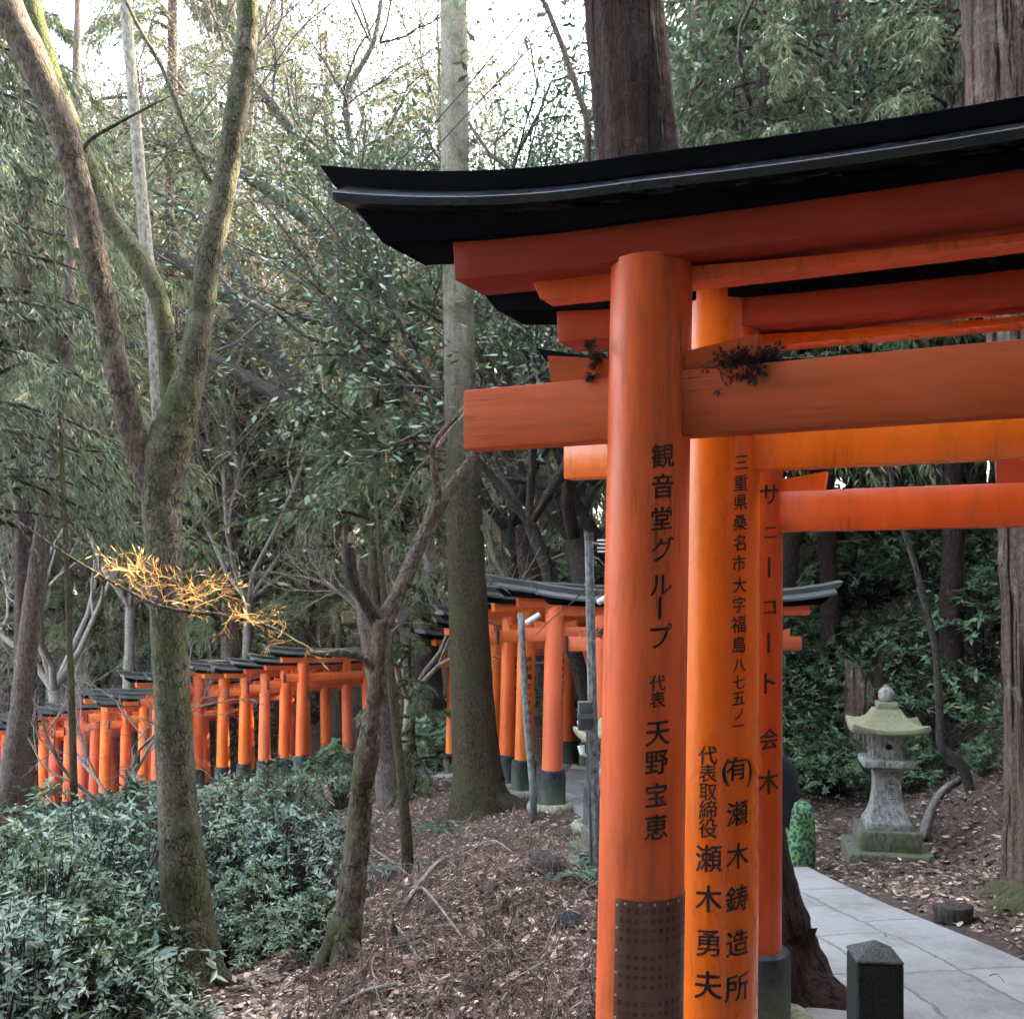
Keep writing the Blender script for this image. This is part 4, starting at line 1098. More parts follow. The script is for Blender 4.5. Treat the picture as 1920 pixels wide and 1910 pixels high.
sub(mb.build('root', M['bk_moss'], None, smooth=True), t1)

# smooth young tree with a V fork and a broken stem
YV = 6.8; b0 = P(640, HY, YV)
t2 = thing('v_shaped_tree', (b0.x, YV, hz(b0.x, YV)), 'small bare tree with a V fork, one arm broken off, in front of the gates', 'tree')
mb = MB(); limb(mb, [(632, 1900, 78), (645, 1830, 64), (652, 1740, 54), (663, 1640, 50), (672, 1560, 47), (678, 1480, 40), (686, 1430, 46), (700, 1340, 38), (708, 1280, 34), (714, 1210, 36), (714, 1160, 44)], YV, 20, .14, 11, dY=[0, 0, .0, .05, .08, .05, .0, .0, 0, 0, 0])
sub(mb.build('trunk', M['bk_smooth'], None, smooth=True), t2)
mb = MB(); limb(mb, [(716, 1175, 38), (740, 1125, 30), (762, 1080, 29), (782, 1030, 28), (803, 985, 27), (820, 950, 33), (838, 925, 24), (862, 893, 22), (884, 862, 21), (908, 820, 20), (930, 775, 17)], YV, 14, .12, 4, dY=[0, .05, .1, .15, .2, .22, .25, .3, .35, .4, .45])
limb(mb, [(820, 955, 26), (817, 905, 17), (812, 860, 13), (816, 830, 14), (838, 802, 12), (862, 776, 11), (885, 752, 8)], YV, 10, .12, 5, dY=[.22, .2, .2, .2, .22, .25, .3])
sub(mb.build('branch', M['bk_smooth'], None, smooth=True), t2)
mb = MB(); limb(mb, [(712, 1172, 36), (690, 1135, 28), (668, 1098, 26), (658, 1070, 27), (655, 1035, 25), (654, 1016, 21)], YV, 14, .16, 6, dY=[0, -.05, -.1, -.12, -.14, -.15])
sub(mb.build('broken_branch', M['bk_dark'], None, smooth=True), t2)
mb = MB(); q = P(655, 1018, YV - .15)
for k in range(14): mb.tube([q + Vector((random.uniform(-.035, .035), random.uniform(-.03, .03), -.03)), q + Vector((random.uniform(-.045, .045), random.uniform(-.03, .03), random.uniform(.03, .08)))], [.008, .002], 5)
sub(mb.build('splinter', M['wood_cut'], None), t2)
mb = MB(); limb(mb, [(706, 1262, 24), (694, 1245, 20), (672, 1229, 18), (640, 1225, 16), (600, 1226, 15), (582, 1224, 15), (572, 1212, 9), (556, 1204, 8), (520, 1182, 8), (470, 1164, 8), (400, 1151, 8), (350, 1146, 8), (305, 1138, 8), (255, 1116, 7), (205, 1088, 6), (125, 1040, 5), (60, 995, 4), (0, 955, 3)], YV, 8, .15, 8, dY=[0, -.03] + [-.05 - .02 * k for k in range(16)])
sub(mb.build('branch', M['bk_smooth'], None, smooth=True), t2)
mb = MB(); bb = P(640, 1860, YV); root_tubes(mb, (bb.x, bb.y), .10, [(200, .4, .3), (-40, .4, .3), (-100, .25, .2)], 5)
sub(mb.build('root', M['bk_mossroot'], None, smooth=True), t2)
# dry tan sprigs caught on that branch
g = np.random.default_rng(5); segs = []; ends = []
spots = [(x, 1150 - (420 - x) * .22 if x < 420 else 1150 + (x - 420) * .45) for x in (list(np.linspace(250, 330, 8)) + list(np.linspace(300, 385, 9)) + list(np.linspace(380, 465, 4))) + list(np.linspace(440, 575, 6))]
for k, (x, y) in enumerate(spots):
    up = g.uniform(.05, .8) if x < 400 else g.uniform(-.2, .4)
    p = P(x, y - g.uniform(-5, 45) * (1 if x < 430 else .3), YV - .25 + g.uniform(-.25, .2))
    grow(p, (g.uniform(-1, 1) * 1.1, g.uniform(-.6, .6), up * .35 + g.uniform(-.15, .2)), g.uniform(.10, .22), .0036, 2, segs, ends, g, (2, 4), .28, -.02, .55, .8, 3, .6, .2)
sp = obj_arr('dry_sprigs', seg_arr(segs, 3), M['tan']); sub(sp, t2)
C = np.array([e[0] for e in ends]); D = np.array([e[1] for e in ends]); keep = g.uniform(size=len(C)) < .3; C, D = C[keep], D[keep]
sub(obj_arr('dry_needles', blade_arr(C, D, rdir(len(C), g), g.uniform(.03, .07, len(C)), .006), M['tan']), t2)
for o in (sp,): o['kind'] = 'stuff'

# tall straight trunks
def trunk_tree(name, label, Y, pts, mat, n=20, rough=.1, flute=.04, fn=9, seed=1, roots=None, rmat=None, grp=None, sub_n=8, dY=None):
    b_ = P(pts[0][0], HY, Y); t = thing(name, (b_.x, Y, hz(b_.x, Y)), label, 'tree', grp)
    if not dY:                                         # carry the trunk down into the ground
        q0 = pts[0]; pb = P(q0[0], q0[1], Y); zg = hz(pb.x, Y)
        if pb.z > zg - .1:
            yb = HY + (EYE - zg + .25) / Y * F; pts = [(q0[0] + (q0[0] - pts[1][0]) * (yb - q0[1]) / max(20, q0[1] - pts[1][1]) * .5, yb, q0[2] * 1.12)] + list(pts)
    mb = MB(); limb(mb, pts, Y, n, rough, seed, sub_n, flute=flute, fn=fn, dY=dY); sub(mb.build('trunk', M[mat], None, smooth=True), t)
    if roots:
        mb = MB(); root_tubes(mb, (b_.x, Y), pts[0][2] / 2 / F * Y * .75, roots, seed); sub(mb.build('root', M[rmat or mat], None, smooth=True), t)
    return t
c1 = trunk_tree('cedar_tree', 'big straight cedar trunk standing between the bare V tree and the row of gates', 13.0,
    [(900, 1545, 128), (897, 1490, 108), (893, 1430, 92), (886, 1330, 82), (880, 1200, 76), (873, 1050, 70), (868, 900, 66), (864, 760, 62), (860, 600, 58), (856, 450, 55), (853, 330, 53), (852, 150, 52), (850, 0, 50), (848, -200, 46)], 'bk_cedar2', 26, .05, .03, 7, 4, [(-30, .7, .5), (200, .5, .4), (-90, .4, .5)])
c2 = trunk_tree('cedar_tree', 'thick dark red cedar trunk rising behind the near gates', 5.5,
    [(1400, 2080, 440), (1396, 1960, 395), (1388, 1860, 352), (1380, 1780, 300), (1376, 1690, 248), (1372, 1590, 204), (1350, 1450, 186), (1320, 1250, 180), (1290, 1000, 172), (1262, 760, 166), (1232, 540, 160), (1200, 320, 154), (1186, 180, 150), (1170, 20, 146), (1152, -180, 140)], 'bk_redlow', 40, .05, .045, 11, 7, [(-52, .42, .22), (-30, .3, .18), (-85, .35, .2)], 'bk_redlow')
c3 = trunk_tree('cypress_tree', 'cypress trunk with stripping bark and mossy roots at the right edge', 7.5,
    [(2000, 1790, 250), (1985, 1700, 200), (1978, 1560, 165), (1974, 1300, 160), (1966, 1000, 162), (1950, 700, 166), (1935, 450, 168), (1915, 210, 172), (1900, 0, 176), (1885, -200, 176)], 'bk_strip', 40, .06, .07, 13, 9, [(195, .55, .30), (215, .75, .22), (170, .5, .25), (250, .5, .3), (-60, .4, .3)], 'bk_mossroot')
trunk_tree('slender_tree', 'slender pale trunk rising straight behind the fork of the mossy tree', 10.0,
    [(330, 1500, 30), (318, 1300, 28), (308, 1000, 26), (298, 800, 25), (285, 570, 24), (270, 420, 23), (258, 280, 22), (246, 140, 21), (236, 20, 20), (228, -120, 19)], 'bk_pale', 12, .06, .02, 5, 3)
trunk_tree('reddish_tree', 'leaning reddish brown trunk at the left edge before the valley gates', 13.5,
    [(5, 1560, 52), (18, 1470, 44), (38, 1330, 38), (52, 1210, 37), (62, 1130, 36), (76, 1030, 34), (92, 930, 30), (104, 830, 28), (118, 700, 26), (128, 560, 24), (136, 400, 21), (142, 200, 17), (146, 0, 12), (148, -120, 9)], 'bk_greyd', 14, .08, .03, 7, 6)
trunk_tree('slim_tree', 'very slim straight brown trunk left of the mossy forked tree', 11.0,
    [(140, 1545, 15), (138, 1450, 14), (132, 1250, 12), (125, 1050, 10), (117, 880, 8), (110, 700, 6), (104, 520, 4), (98, 330, 2)], 'bk_cedar', 10, .05, 0, 5, 8)
trunk_tree('leaning_tree', 'thin leaning olive trunk between the V tree and the big cedar', 10.2,
    [(764, 1590, 22), (757, 1500, 19), (745, 1390, 18), (735, 1290, 17), (726, 1200, 14), (716, 1080, 11), (706, 960, 7), (702, 860, 2)], 'bk_cedar', 12, .1, .03, 5, 2)
trunk_tree('old_tree', 'grey mottled trunk close behind the V tree, left of the leaning stem', 15.0,
    [(735, 1475, 60), (722, 1400, 46), (712, 1300, 38), (702, 1240, 40), (688, 1150, 36), (680, 1090, 22), (674, 1040, 9)], 'bk_greyd', 16, .14, .03, 5, 12)
trunk_tree('ruddy_tree', 'ruddy trunk in the wood right of the forked tree', 31.0,
    [(425, 1330, 26), (420, 1200, 25), (414, 1060, 24), (408, 920, 22), (404, 800, 20), (400, 640, 18), (396, 400, 15), (393, 150, 10)], 'bk_red', 12, .06, .03, 7, 5)
trunk_tree('orange_tree', 'orange brown trunk in the wood beside the broken arm of the V tree', 26.0,
    [(732, 1220, 24), (726, 1130, 22), (722, 1040, 20), (720, 940, 18), (716, 800, 16), (712, 600, 13), (709, 350, 9)], 'bk_strip', 12, .08, .03, 7, 15)
trunk_tree('bent_tree', 'pale bent trunk with a side limb below the tie beam, right of the big cedar', 20.0,
    [(1000, 1120, 40), (988, 1040, 38), (972, 960, 38), (960, 890, 38), (952, 830, 34), (946, 740, 32), (950, 660, 28), (980, 600, 22), (1040, 560, 16)], 'bk_greyd', 14, .12, .03, 5, 16)
trunk_tree('brown_tree', 'brown trunk on the hillside showing above the near gate roof', 15.0,
    [(1345, 620, 60), (1338, 450, 54), (1332, 310, 50), (1328, 200, 46), (1322, 60, 42), (1318, -100, 38)], 'bk_red', 16, .06, .05, 9, 18)
trunk_tree('sapling', 'thin dark sapling stem rising right of the stone lantern', 10.8,
    [(1822, 1530, 20), (1818, 1480, 19), (1800, 1430, 20), (1766, 1400, 17), (1762, 1340, 14), (1754, 1220, 13), (1736, 1140, 13), (1716, 1060, 11), (1696, 1000, 9), (1680, 940, 8), (1664, 860, 6)], 'bk_dark', 10, .1, 0, 5, 21)
# ---------------------------------------------------------------- spreading oak with dark limbs
YO = 19.0; b0 = P(792, HY, YO)
so = thing('spreading_oak', (b0.x, YO, hz(b0.x, YO)), 'spreading oak with long dark limbs reaching up to the left behind the forked tree', 'tree')
mb = MB(); limb(mb, [(800, 1330, 78), (782, 1180, 66), (752, 1060, 56), (700, 940, 50), (650, 850, 46), (610, 790, 42), (566, 735, 38), (500, 650, 36), (450, 580, 34), (400, 530, 32), (340, 495, 28), (270, 470, 22), (180, 455, 12)], YO, 12, .16, 1)
limb(mb, [(590, 775, 30), (540, 750, 26), (459, 707, 24), (405, 674, 20), (320, 650, 16), (220, 648, 13), (120, 668, 9), (40, 700, 6)], YO - .6, 10, .16, 2)
limb(mb, [(655, 860, 34), (660, 700, 32), (640, 560, 30), (600, 440, 27), (540, 385, 25), (470, 335, 22), (400, 300, 15), (300, 270, 9)], YO + 1, 10, .16, 3)
limb(mb, [(640, 545, 24), (640, 420, 24), (603, 318, 24), (552, 250, 22), (505, 190, 20), (470, 140, 16), (420, 60, 10), (380, 0, 7)], YO + 1.5, 10, .16, 4)
limb(mb, [(500, 650, 20), (470, 560, 17), (430, 480, 15), (380, 420, 12), (330, 380, 8), (270, 350, 5)], YO - .4, 8, .16, 5)
limb(mb, [(640, 420, 20), (660, 300, 16), (650, 180, 13), (700, 80, 10), (720, -40, 7)], YO + 1.6, 8, .16, 6)
limb(mb, [(740, 1040, 30), (770, 900, 24), (745, 760, 22), (720, 620, 18), (735, 480, 14), (760, 380, 10)], YO + .6, 8, .16, 7)
sub(mb.build('trunk', M['bk_dark'], None, smooth=True), so)
g = np.random.default_rng(21); segs = []; ends = []
for (x, y, dx, n_) in ((270, 470, -1, 3), (330, 500, -1, 3), (400, 530, -.6, 3), (450, 575, -.4, 2), (320, 650, -1, 3), (220, 648, -1, 3), (120, 668, -1, 2), (540, 385, -.6, 3), (470, 335, -.8, 3), (400, 300, -1, 3), (300, 272, -1, 2),
                      (552, 250, -.5, 4), (505, 190, -.5, 4), (470, 140, -.3, 3), (420, 60, -.3, 3), (600, 440, -.2, 2), (650, 200, .3, 4), (700, 80, .3, 4), (655, 300, .6, 4), (745, 740, .2, 2), (735, 480, .4, 3), (500, 650, -.5, 3), (603, 318, .5, 3), (640, 430, .8, 3)):
    for q in range(n_):
        p = P(x + g.uniform(-12, 12), y, YO + g.uniform(-.6, 1.4))
        grow(p, (dx + g.uniform(-.5, .5), g.uniform(-.7, .7), g.uniform(-.1, .9)), g.uniform(.9, 1.7), .028, 3, segs, ends, g, (2, 4), .2, .03, .6, .7, 4, .62, .25)
sub(obj_arr('branch', seg_arr(segs, 3), M['bk_dark']), so)
g2 = np.random.default_rng(4); idx = g2.permutation(len(ends))[:int(len(ends) * .5)]
C, D, Nn, L, W = foliage_at([ends[i] for i in idx], g2, 9, .16, (.05, .085))
o = obj_arr('crown', blade_arr(C, D, Nn, L, W), M['lf_oak']); sub(o, so)

# ---------------------------------------------------------------- tree kinds, each built once
def tree_thing(name, segs, lv, bark, leaf, build=blade_arr):
    t = bpy.data.objects.new(name, None); COL.objects.link(t)
    obj_arr('trunk', seg_arr(segs, 6), M[bark], t, smooth=True)
    if lv is not None: obj_arr('crown', build(*lv), M[leaf], t)
    return t
KIND = {}
def kind(key, name, segs, lv, bark, leaf): KIND[key] = [name, segs, lv, bark, leaf, None]
gk = np.random.default_rng
kind('cedar1', 'cedar_tree', *cedar_arrays(11, 2.5, 4.0, gk(1), 84, 34, 20, .125, .015, .55), 'bk_red', 'lf_cedar')
kind('cedar2', 'cedar_tree', *cedar_arrays(12.5, 2.8, 5.2, gk(2), 78, 34, 20, .13, .016, .8), 'bk_red', 'lf_cedarbrown')
kind('cedar3', 'cedar_tree', *cedar_arrays(9, 2.0, 3.2, gk(3), 74, 32, 20, .12, .014, .45), 'bk_cedar', 'lf_cedar')
kind('young', 'young_cedar', *cedar_arrays(3.2, 1.1, .2, gk(4), 46, 20, 20, .11, .013, .5, trunk_r=.05), 'bk_cedar', 'lf_cedar')
kind('oak1', 'oak_tree', *oak_arrays(9, gk(5), 5, .75, 3, 9, (.06, .10), .16), 'bk_grey', 'lf_oak')
kind('oak2', 'evergreen_tree', *oak_arrays(8, gk(6), 6, .75, 3, 22, (.06, .105), .13, .5, lspread=.30), 'bk_dark', 'lf_dark')
kind('bare', 'bare_tree', *oak_arrays(7, gk(7), 4, .8, 3, 0, (.1, .1), .10, .25, .36, grav=.02, up=.8), 'bk_grey', 'lf_oak')
kind('gold', 'sunlit_coloured_tree', *oak_arrays(7, gk(8), 4, .7, 3, 8, (.055, .09), .10, lspread=.25), 'bk_grey', 'lf_yellow')
kind('tall', 'oak_tree', *oak_arrays(17, gk(51), 5, .6, 4, 7, (.07, .115), .22, .33, .34, lspread=.20, up=1.0), 'bk_grey', 'lf_oak')
kind('goldt', 'sunlit_coloured_tree', *oak_arrays(14, gk(52), 5, .65, 3, 16, (.06, .10), .14, .35, .36, lspread=.30), 'bk_grey', 'lf_yellow')  # crown colour imitates sunlit patches of canopy
for k, v in KIND.items():
    if v[2] is not None: print('kind', k, len(v[1]), len(v[2][0]))

def put(key, px, Y, sc, label, group=None, rz=None, dz=0):
    nm, segs, lv, bark, leaf, src = KIND[key]
    if src is None: t = tree_thing(nm, segs, lv, bark, leaf); KIND[key][5] = t
    else: t = copy_tree(src)
    x = (px - HX) / F * Y
    t.location = (x, Y, hz(x, Y) + dz); t.rotation_euler = (0, 0, random.uniform(0, 6.28) if rz is None else rz); t.scale = (sc,) * 3
    tag(t, label, 'tree'); 
    if 'group' in t: del t['group']
    if group: t['group'] = group
    return t
put('cedar2', -20, 12.5, .95, 'brownish drooping cedar filling the left edge of the picture')
put('cedar2', -130, 11.0, 1.0, 'browning cedar whose sprays hang in from beyond the left edge')
put('cedar1', 175, 31.0, 1.5, 'dark green cedar whose crown shows between the left stems of the forked tree')
put('cedar1', 590, 28.5, 1.25, 'green cedar with drooping sprays left of the black roof tip')
put('cedar2', 690, 28.0, 1.1, 'brown green cedar behind the V tree, below the black roof tip')
put('cedar3', 480, 30.0, 1.3, 'cedar with greyish sprays behind the right stem of the forked tree')
put('young', 775, 15.8, 1.0, 'young bright green cedar by the left ends of the gate roofs at the bend')
put('oak1', 330, 30.0, 1.15, 'pale branching oak against the sky between the stems of the forked tree')
put('oak1', 720, 30.0, 1.2, 'tall thinly leaved oak against the sky left of the pale cedar trunk')
put('oak1', 110, 27.0, 1.1, 'oak with thin leaves against the sky at the upper left')
put('oak2', 985, 18.0, 1.12, 'dense evergreen tree right of the pale upper cedar trunk')
put('oak2', 1130, 16.5, 1.05, 'dense dark evergreen tree behind the thick red cedar trunk')
kt = cedar_arrays(10, 2.2, 3.0, gk(19), 56, 28, 18, .10, .013, .7)
kind('thin', 'cedar_tree', *kt, 'bk_greyd', 'lf_cedarbrown')
put('thin', 225, 33.0, 2.1, 'tall thin cedar with browning foliage behind the slender pale trunk')
put('cedar1', 70, 33.0, 1.9, 'tall green cedar at the upper left behind the left stem')
put('thin', 430, 28.0, 1.9, 'tall thin cedar against the sky between the two main stems of the forked tree')
put('thin', 610, 31.0, 1.9, 'tall thin cedar far behind, above the left tip of the black gate roof')
put('cedar1', 760, 33.0, 1.55, 'distant green cedar just left of the pale upper cedar trunk')
put('cedar2', 350, 31.0, 1.35, 'brown grey cedar of middle height behind the trunk of the forked tree')
for x_, y_, s_, l_ in ((20, 35, 2.5, 'tall lacy oak against the sky at the far upper left corner'), (175, 36, 2.5, 'tall lacy oak against the sky behind the left stem of the forked tree'), (300, 31, 2.2, 'tall lacy oak behind the slender pale trunk'), (420, 31, 2.2, 'tall lacy oak far behind, framed by the two main stems of the forked tree'), (940, 31, 2.1, 'tall lacy oak right of the pale upper cedar trunk')):
    put('tall', x_, y_, s_ * .5, l_)
put('tall', 330, 32.5, 1.3, 'tall lacy oak whose crown touches the slender pale trunk')
put('tall', 110, 33.0, 1.3, 'tall lacy oak between the left stem and the slender pale trunk')
put('tall', 560, 31.0, 1.2, 'tall lacy oak midway between the right stem and the black roof tip')
for k_, x_, y_, s_, l_ in (('cedar1', 15, 31, 1.85, 'tall green cedar in the upper left corner beyond the valley row'), ('cedar1', 265, 32, 1.75, 'tall green cedar showing between the slender pale trunk and the right stem'), ('cedar1', 475, 36, 2.2, 'tall green cedar far back right of the forked tree'), ('cedar3', 60, 30.5, 1.1, 'low green cedar directly behind the left end of the valley row'),
        ('cedar3', 165, 30.5, 1.15, 'low green cedar behind the valley row, left of the mossy trunk'), ('cedar3', 265, 30, 1.1, 'low green cedar behind the valley row, hidden partly by the mossy trunk'), ('cedar3', 395, 28.5, 1.1, 'low green cedar behind the valley row, right of the mossy trunk'), ('young', 520, 27.5, 1.5, 'young cedar behind the valley row, left of the V tree'), ('cedar3', 640, 26.5, 1.0, 'low green cedar right behind the V tree fork')):
    put(k_, x_, y_, s_, l_)
put('cedar2', 322, 23.5, 1.85, 'very tall cedar whose crown fills the top behind the forked tree')
put('cedar1', 48, 18.5, 1.55, 'tall dark cedar behind the leaning reddish trunk at the left edge')
put('cedar3', 706, 18.0, 1.25, 'drooping green cedar right behind the V tree')
put('thin', 120, 31.0, 1.9, 'tall thin cedar far behind at the upper left, left of the slender pale trunk')
put('thin', 345, 35.0, 2.1, 'tall thin cedar farthest back between the slender pale trunk and the right stem')
put('tall', 235, 34.0, 1.15, 'tall lacy oak farthest back behind the slender pale trunk')
put('tall', 590, 36.0, 1.2, 'tall lacy oak farthest back above the black roof tip')
put('goldt', 250, 27, 1.1, 'large sunlit-coloured yellow tree behind the left stems of the forked tree')
put('goldt', 470, 27, .95, 'sunlit-coloured yellow tree behind the right stem of the forked tree, lower than the oaks')
put('goldt', 700, 28, .95, 'sunlit-coloured yellow tree between the V tree and the black roof tip')
put('goldt', 800, 26.0, .85, 'tree with sunlit-coloured yellow leaves behind the left end of the near gate roof')
put('goldt', 560, 33.0, .9, 'sunlit-coloured yellow tree far behind the right stem of the forked tree')
put('goldt', 960, 24, .68, 'sunlit-coloured yellow tree showing just under the black roof end of the second gate')
put('bare', 760, 17.5, .85, 'bare grey tree with fine twigs behind the fork of the V tree')
put('bare', 215, 14.5, .62, 'bare grey tree with fine twigs left of the forked tree trunk')
put('cedar1', 1420, 13.5, 1.05, 'cedar with dark hanging sprays above the near gate roof, left of the brown trunk')
put('cedar2', 1560, 15.0, 1.1, 'brown dusky cedar high on the hillside above the middle of the gate roof')
put('cedar1', 1790, 13.0, 1.0, 'fresh green cedar on the hillside above the gate roof')
put('cedar2', 1830, 16.5, 1.1, 'dusky cedar on the hillside beside the stripping cypress trunk')
put('oak2', 1640, 19.0, 1.1, 'dark evergreen tree on the hillside behind the cedars above the gate')
put('oak2', 1250, 20.0, 1.15, 'dark evergreen tree on the hillside right behind the thick red trunk')

# unseen crowns of the two great trunks by the gates, added overhead to shade them
for tr, h_, z0_, rad_c, sd_ in ((c2, 19, 9.0, 3.4, 41), (c3, 18, 8.5, 3.2, 42)):
    sg_, lv_ = cedar_arrays(h_, rad_c, z0_, gk(sd_), 56, 28, 10, .30, .045, .6, trunk_r=.12)
    cr = obj_arr('crown', blade_arr(*lv_), M['lf_cedar'], tr); obj_arr('added_unseen_limbs', seg_arr(sg_[13:], 5), M['bk_red'], tr)
# ---------------------------------------------------------------- woods that read as one mass
light = {'c': cedar_arrays(10, 2.6, 1.0, gk(11), 48, 18, 14, .28, .034, .6), 'c2': cedar_arrays(12, 2.4, 2.5, gk(12), 44, 18, 14, .27, .034, .8),
         'o': oak_arrays(9, gk(13), 5, .8, 2, 90, (.07, .115), .16, lspread=.5), 'o2': oak_arrays(8, gk(14), 4, .9, 2, 100, (.07, .115), .16, lspread=.5)}
light['C'] = cedar_arrays(11, 3.0, 1.0, gk(15), 30, 10, 8, .75, .12, .6); light['O'] = oak_arrays(9, gk(16), 5, .9, 2, 16, (.3, .5), .16, lspread=.7)
def far_key(x, y, k):        # coarser foliage on trees that stand out of view
    return k if (y > 4 and x < .52 * y + 1.5) else ('O' if k[0] == 'o' else 'C')
def wood(name, spots, mats, label_kind='stuff'):
    """spots: (x, y, scale, key); two objects, trunks and crowns"""
    S = []; Ls = {}
    for x, y, sc, key in spots:
        key = far_key(x, y, key); segs, lv = light[key]; a = rng.uniform(0, 6.283); ca, sa = math.cos(a), math.sin(a); Rm = np.array([[ca, -sa, 0], [sa, ca, 0], [0, 0, 1]])
        o = np.array([x, y, hz(x, y) - .1]); A = np.array(segs); A = A.copy()
        A[:, :3] = A[:, :3] @ Rm.T * sc + o; A[:, 3:6] = A[:, 3:6] @ Rm.T * sc + o; A[:, 6:] *= sc; S.append(A)
        mk = mats.get(key, 'lf_dark'); ok = ~in_gap(lv[0] @ Rm.T * sc + o); lv = [np.broadcast_to(np.asarray(a_), (len(ok),) + np.shape(a_)[1:])[ok] for a_ in lv]
        Ls.setdefault(mk, []).append(blade_arr(lv[0] @ Rm.T * sc + o, lv[1] @ Rm.T, lv[2] @ Rm.T, lv[3] * sc, lv[4] * sc))
    parts = [seg_arr(np.concatenate(S), 5)]; mats_l = [M['bk_greyd']]; mi = [0] * len(parts[0][1])
    for mk, l in Ls.items():
        VF = join(l); parts.append(VF); mats_l.append(M[mk]); mi += [len(mats_l) - 1] * len(VF[1])
    VF = join(parts); me = np_mesh(name, VF[0], VF[1], mats_l, mi)
    return tag(link(bpy.data.objects.new(name, me)), kind='stuff')
sp = []
for k in range(105):
    y = 34 + 26 * rng.uniform() ** 1.3; px = rng.uniform(-150, 1150); sp.append(((px - HX) / F * y, y, rng.uniform(.95, 1.45), str(rng.choice(['c', 'c2', 'o', 'o2']))))
for k in range(26):      # the near edge of that wood, just beyond the valley row
    px = rng.uniform(-120, 820); y = 29 + rng.uniform(0, 6) - (px - 300) * .004; sp.append(((px - HX) / F * y, y, rng.uniform(.35, .6), str(rng.choice(['o', 'o2', 'o2', 'c']))))
w1 = wood('distant_woods', sp, {'c': 'lf_cedar', 'c2': 'lf_cedarbrown', 'o': 'lf_oak', 'o2': 'lf_dark'})
tag(w1, 'distant mixed woods of cedar and oak beyond the valley row of gates', 'woods')
sp = []
for k in range(70):
    y = rng.uniform(15, 40); x = rng.uniform(3.5, 30)
    if (x - 4) < (20 - y) * .4: continue
    sp.append((x, y, rng.uniform(.8, 1.2), str(rng.choice(['c', 'c2', 'o2', 'c']))))
for k in range(105):  # right-hand trees, thickened out of view to keep sun off the path
    y = rng.uniform(-8, 24); x = rng.uniform(10, 30); sp.append((x, y, rng.uniform(.8, 1.2), str(rng.choice(['c', 'c2', 'o2']))))
for k in range(26):
    y = rng.uniform(17, 30); px = rng.uniform(1130, 1960); sp.append(((px - HX) / F * y, y, rng.uniform(1.15, 1.6), str(rng.choice(['c', 'c2', 'o2']))))
for k in range(80):      # unseen trees added behind the viewer to block front light
    a = rng.uniform(-2.2, 1.2); q = rng.uniform(4.5, 18); sp.append((math.sin(a) * q * .9 - 1, -abs(math.cos(a)) * q - 2, rng.uniform(.9, 1.3), str(rng.choice(['c', 'o2', 'c2']))))
w2 = wood('hillside_and_added_woods', sp, {'c': 'lf_cedar', 'c2': 'lf_cedarbrown', 'o': 'lf_oak', 'o2': 'lf_dark'})
tag(w2, 'dark woods climbing the hillside right of the path, plus unseen trees added to block light', 'woods')

# ---------------------------------------------------------------- shrubs
def shrub_arrays(g, h, r, n, leaf=(.075, .125), per=8, wr=.34, dome=.55):
    segs = []; C = []; D = []; NN = []
    nst = 9
    for k in range(n):
        a = g.uniform(0, 6.283); e = g.uniform(0, 1) ** .6; q = r * e * (1 + .25 * math.sin(3 * a + r * 7))
        z = h * (1 - dome * e * e) * g.uniform(.30, 1.0) ** .55
        p = np.array([q * math.cos(a), q * math.sin(a), z]); dirv = unit(np.array([math.cos(a) * .5 * e, math.sin(a) * .5 * e, 1.0]) + g.normal(size=3) * .3)
        if k % 3 == 0:
            root = np.array([g.normal() * .08 * r, g.normal() * .08 * r, 0]); m1 = root + (p - root) * .5 + np.array([0, 0, .15 * h]) * g.uniform(-.3, .6) + g.normal(size=3) * .05
            segs += [[*root, *m1, .010, .007], [*m1, *p, .007, .003]]
        else:
            segs.append([*(p - dirv * .18 + g.normal(size=3) * .03), *p, .004, .002])
        m_ = int(per * g.uniform(.7, 1.3)); az = g.uniform(0, 6.283) + np.arange(m_) * 2.4
        t1_ = unit(np.cross(dirv, [1, .3, 0])); t2_ = np.cross(dirv, t1_)
        el = g.uniform(-.25, .55, m_)
        d = t1_ * np.cos(az)[:, None] + t2_ * np.sin(az)[:, None] + dirv * el[:, None]
        C.append(p - dirv * g.uniform(0, .07, m_)[:, None]); D.append(d); NN.append(np.tile(dirv, (m_, 1)) + g.normal(size=(m_, 3)) * .2)
    C, D, NN = map(np.concatenate, (C, D, NN)); L = g.uniform(*leaf, len(C))
    return segs, (C, D, NN, L, L * wr)
SHR = {}
def shrub(key, name, x, y, sc, label, cat='shrub', group=None, dz=0, szs=None):
    if SHR[key][-1] is None:
        segs, lv, leaf = SHR[key][:3]; t = bpy.data.objects.new(name, None); COL.objects.link(t)
        obj_arr('stems', seg_arr(segs, 4), M['bk_dark'], t); obj_arr('foliage', leaf_arr(*lv, fold=.12, droop=.12), M[leaf], t); SHR[key][-1] = t
    else: t = copy_tree(SHR[key][-1])
    t.location = (x, y, hz(x, y) - .03 + dz); t.rotation_euler = (0, 0, random.uniform(0, 6.28)); t.scale = (sc, sc, szs or sc)
    tag(t, label, cat)
    if 'group' in t: del t['group']
    if group: t['group'] = group
    return t
SHR['s1'] = [*shrub_arrays(gk(31), 1.6, .9, 520, (.05, .095)), 'lf_shrub', None]
SHR['s2'] = [*shrub_arrays(gk(32), 1.35, 1.0, 520, (.05, .09), per=7), 'lf_blue', None]
SHR['s3'] = [*shrub_arrays(gk(33), 1.0, .8, 380, (.06, .10), 8), 'lf_shrub', None]
SHR['b1'] = [*shrub_arrays(gk(34), 1.3, 1.0, 420, (.075, .12), 8, .38), 'lf_bank', None]
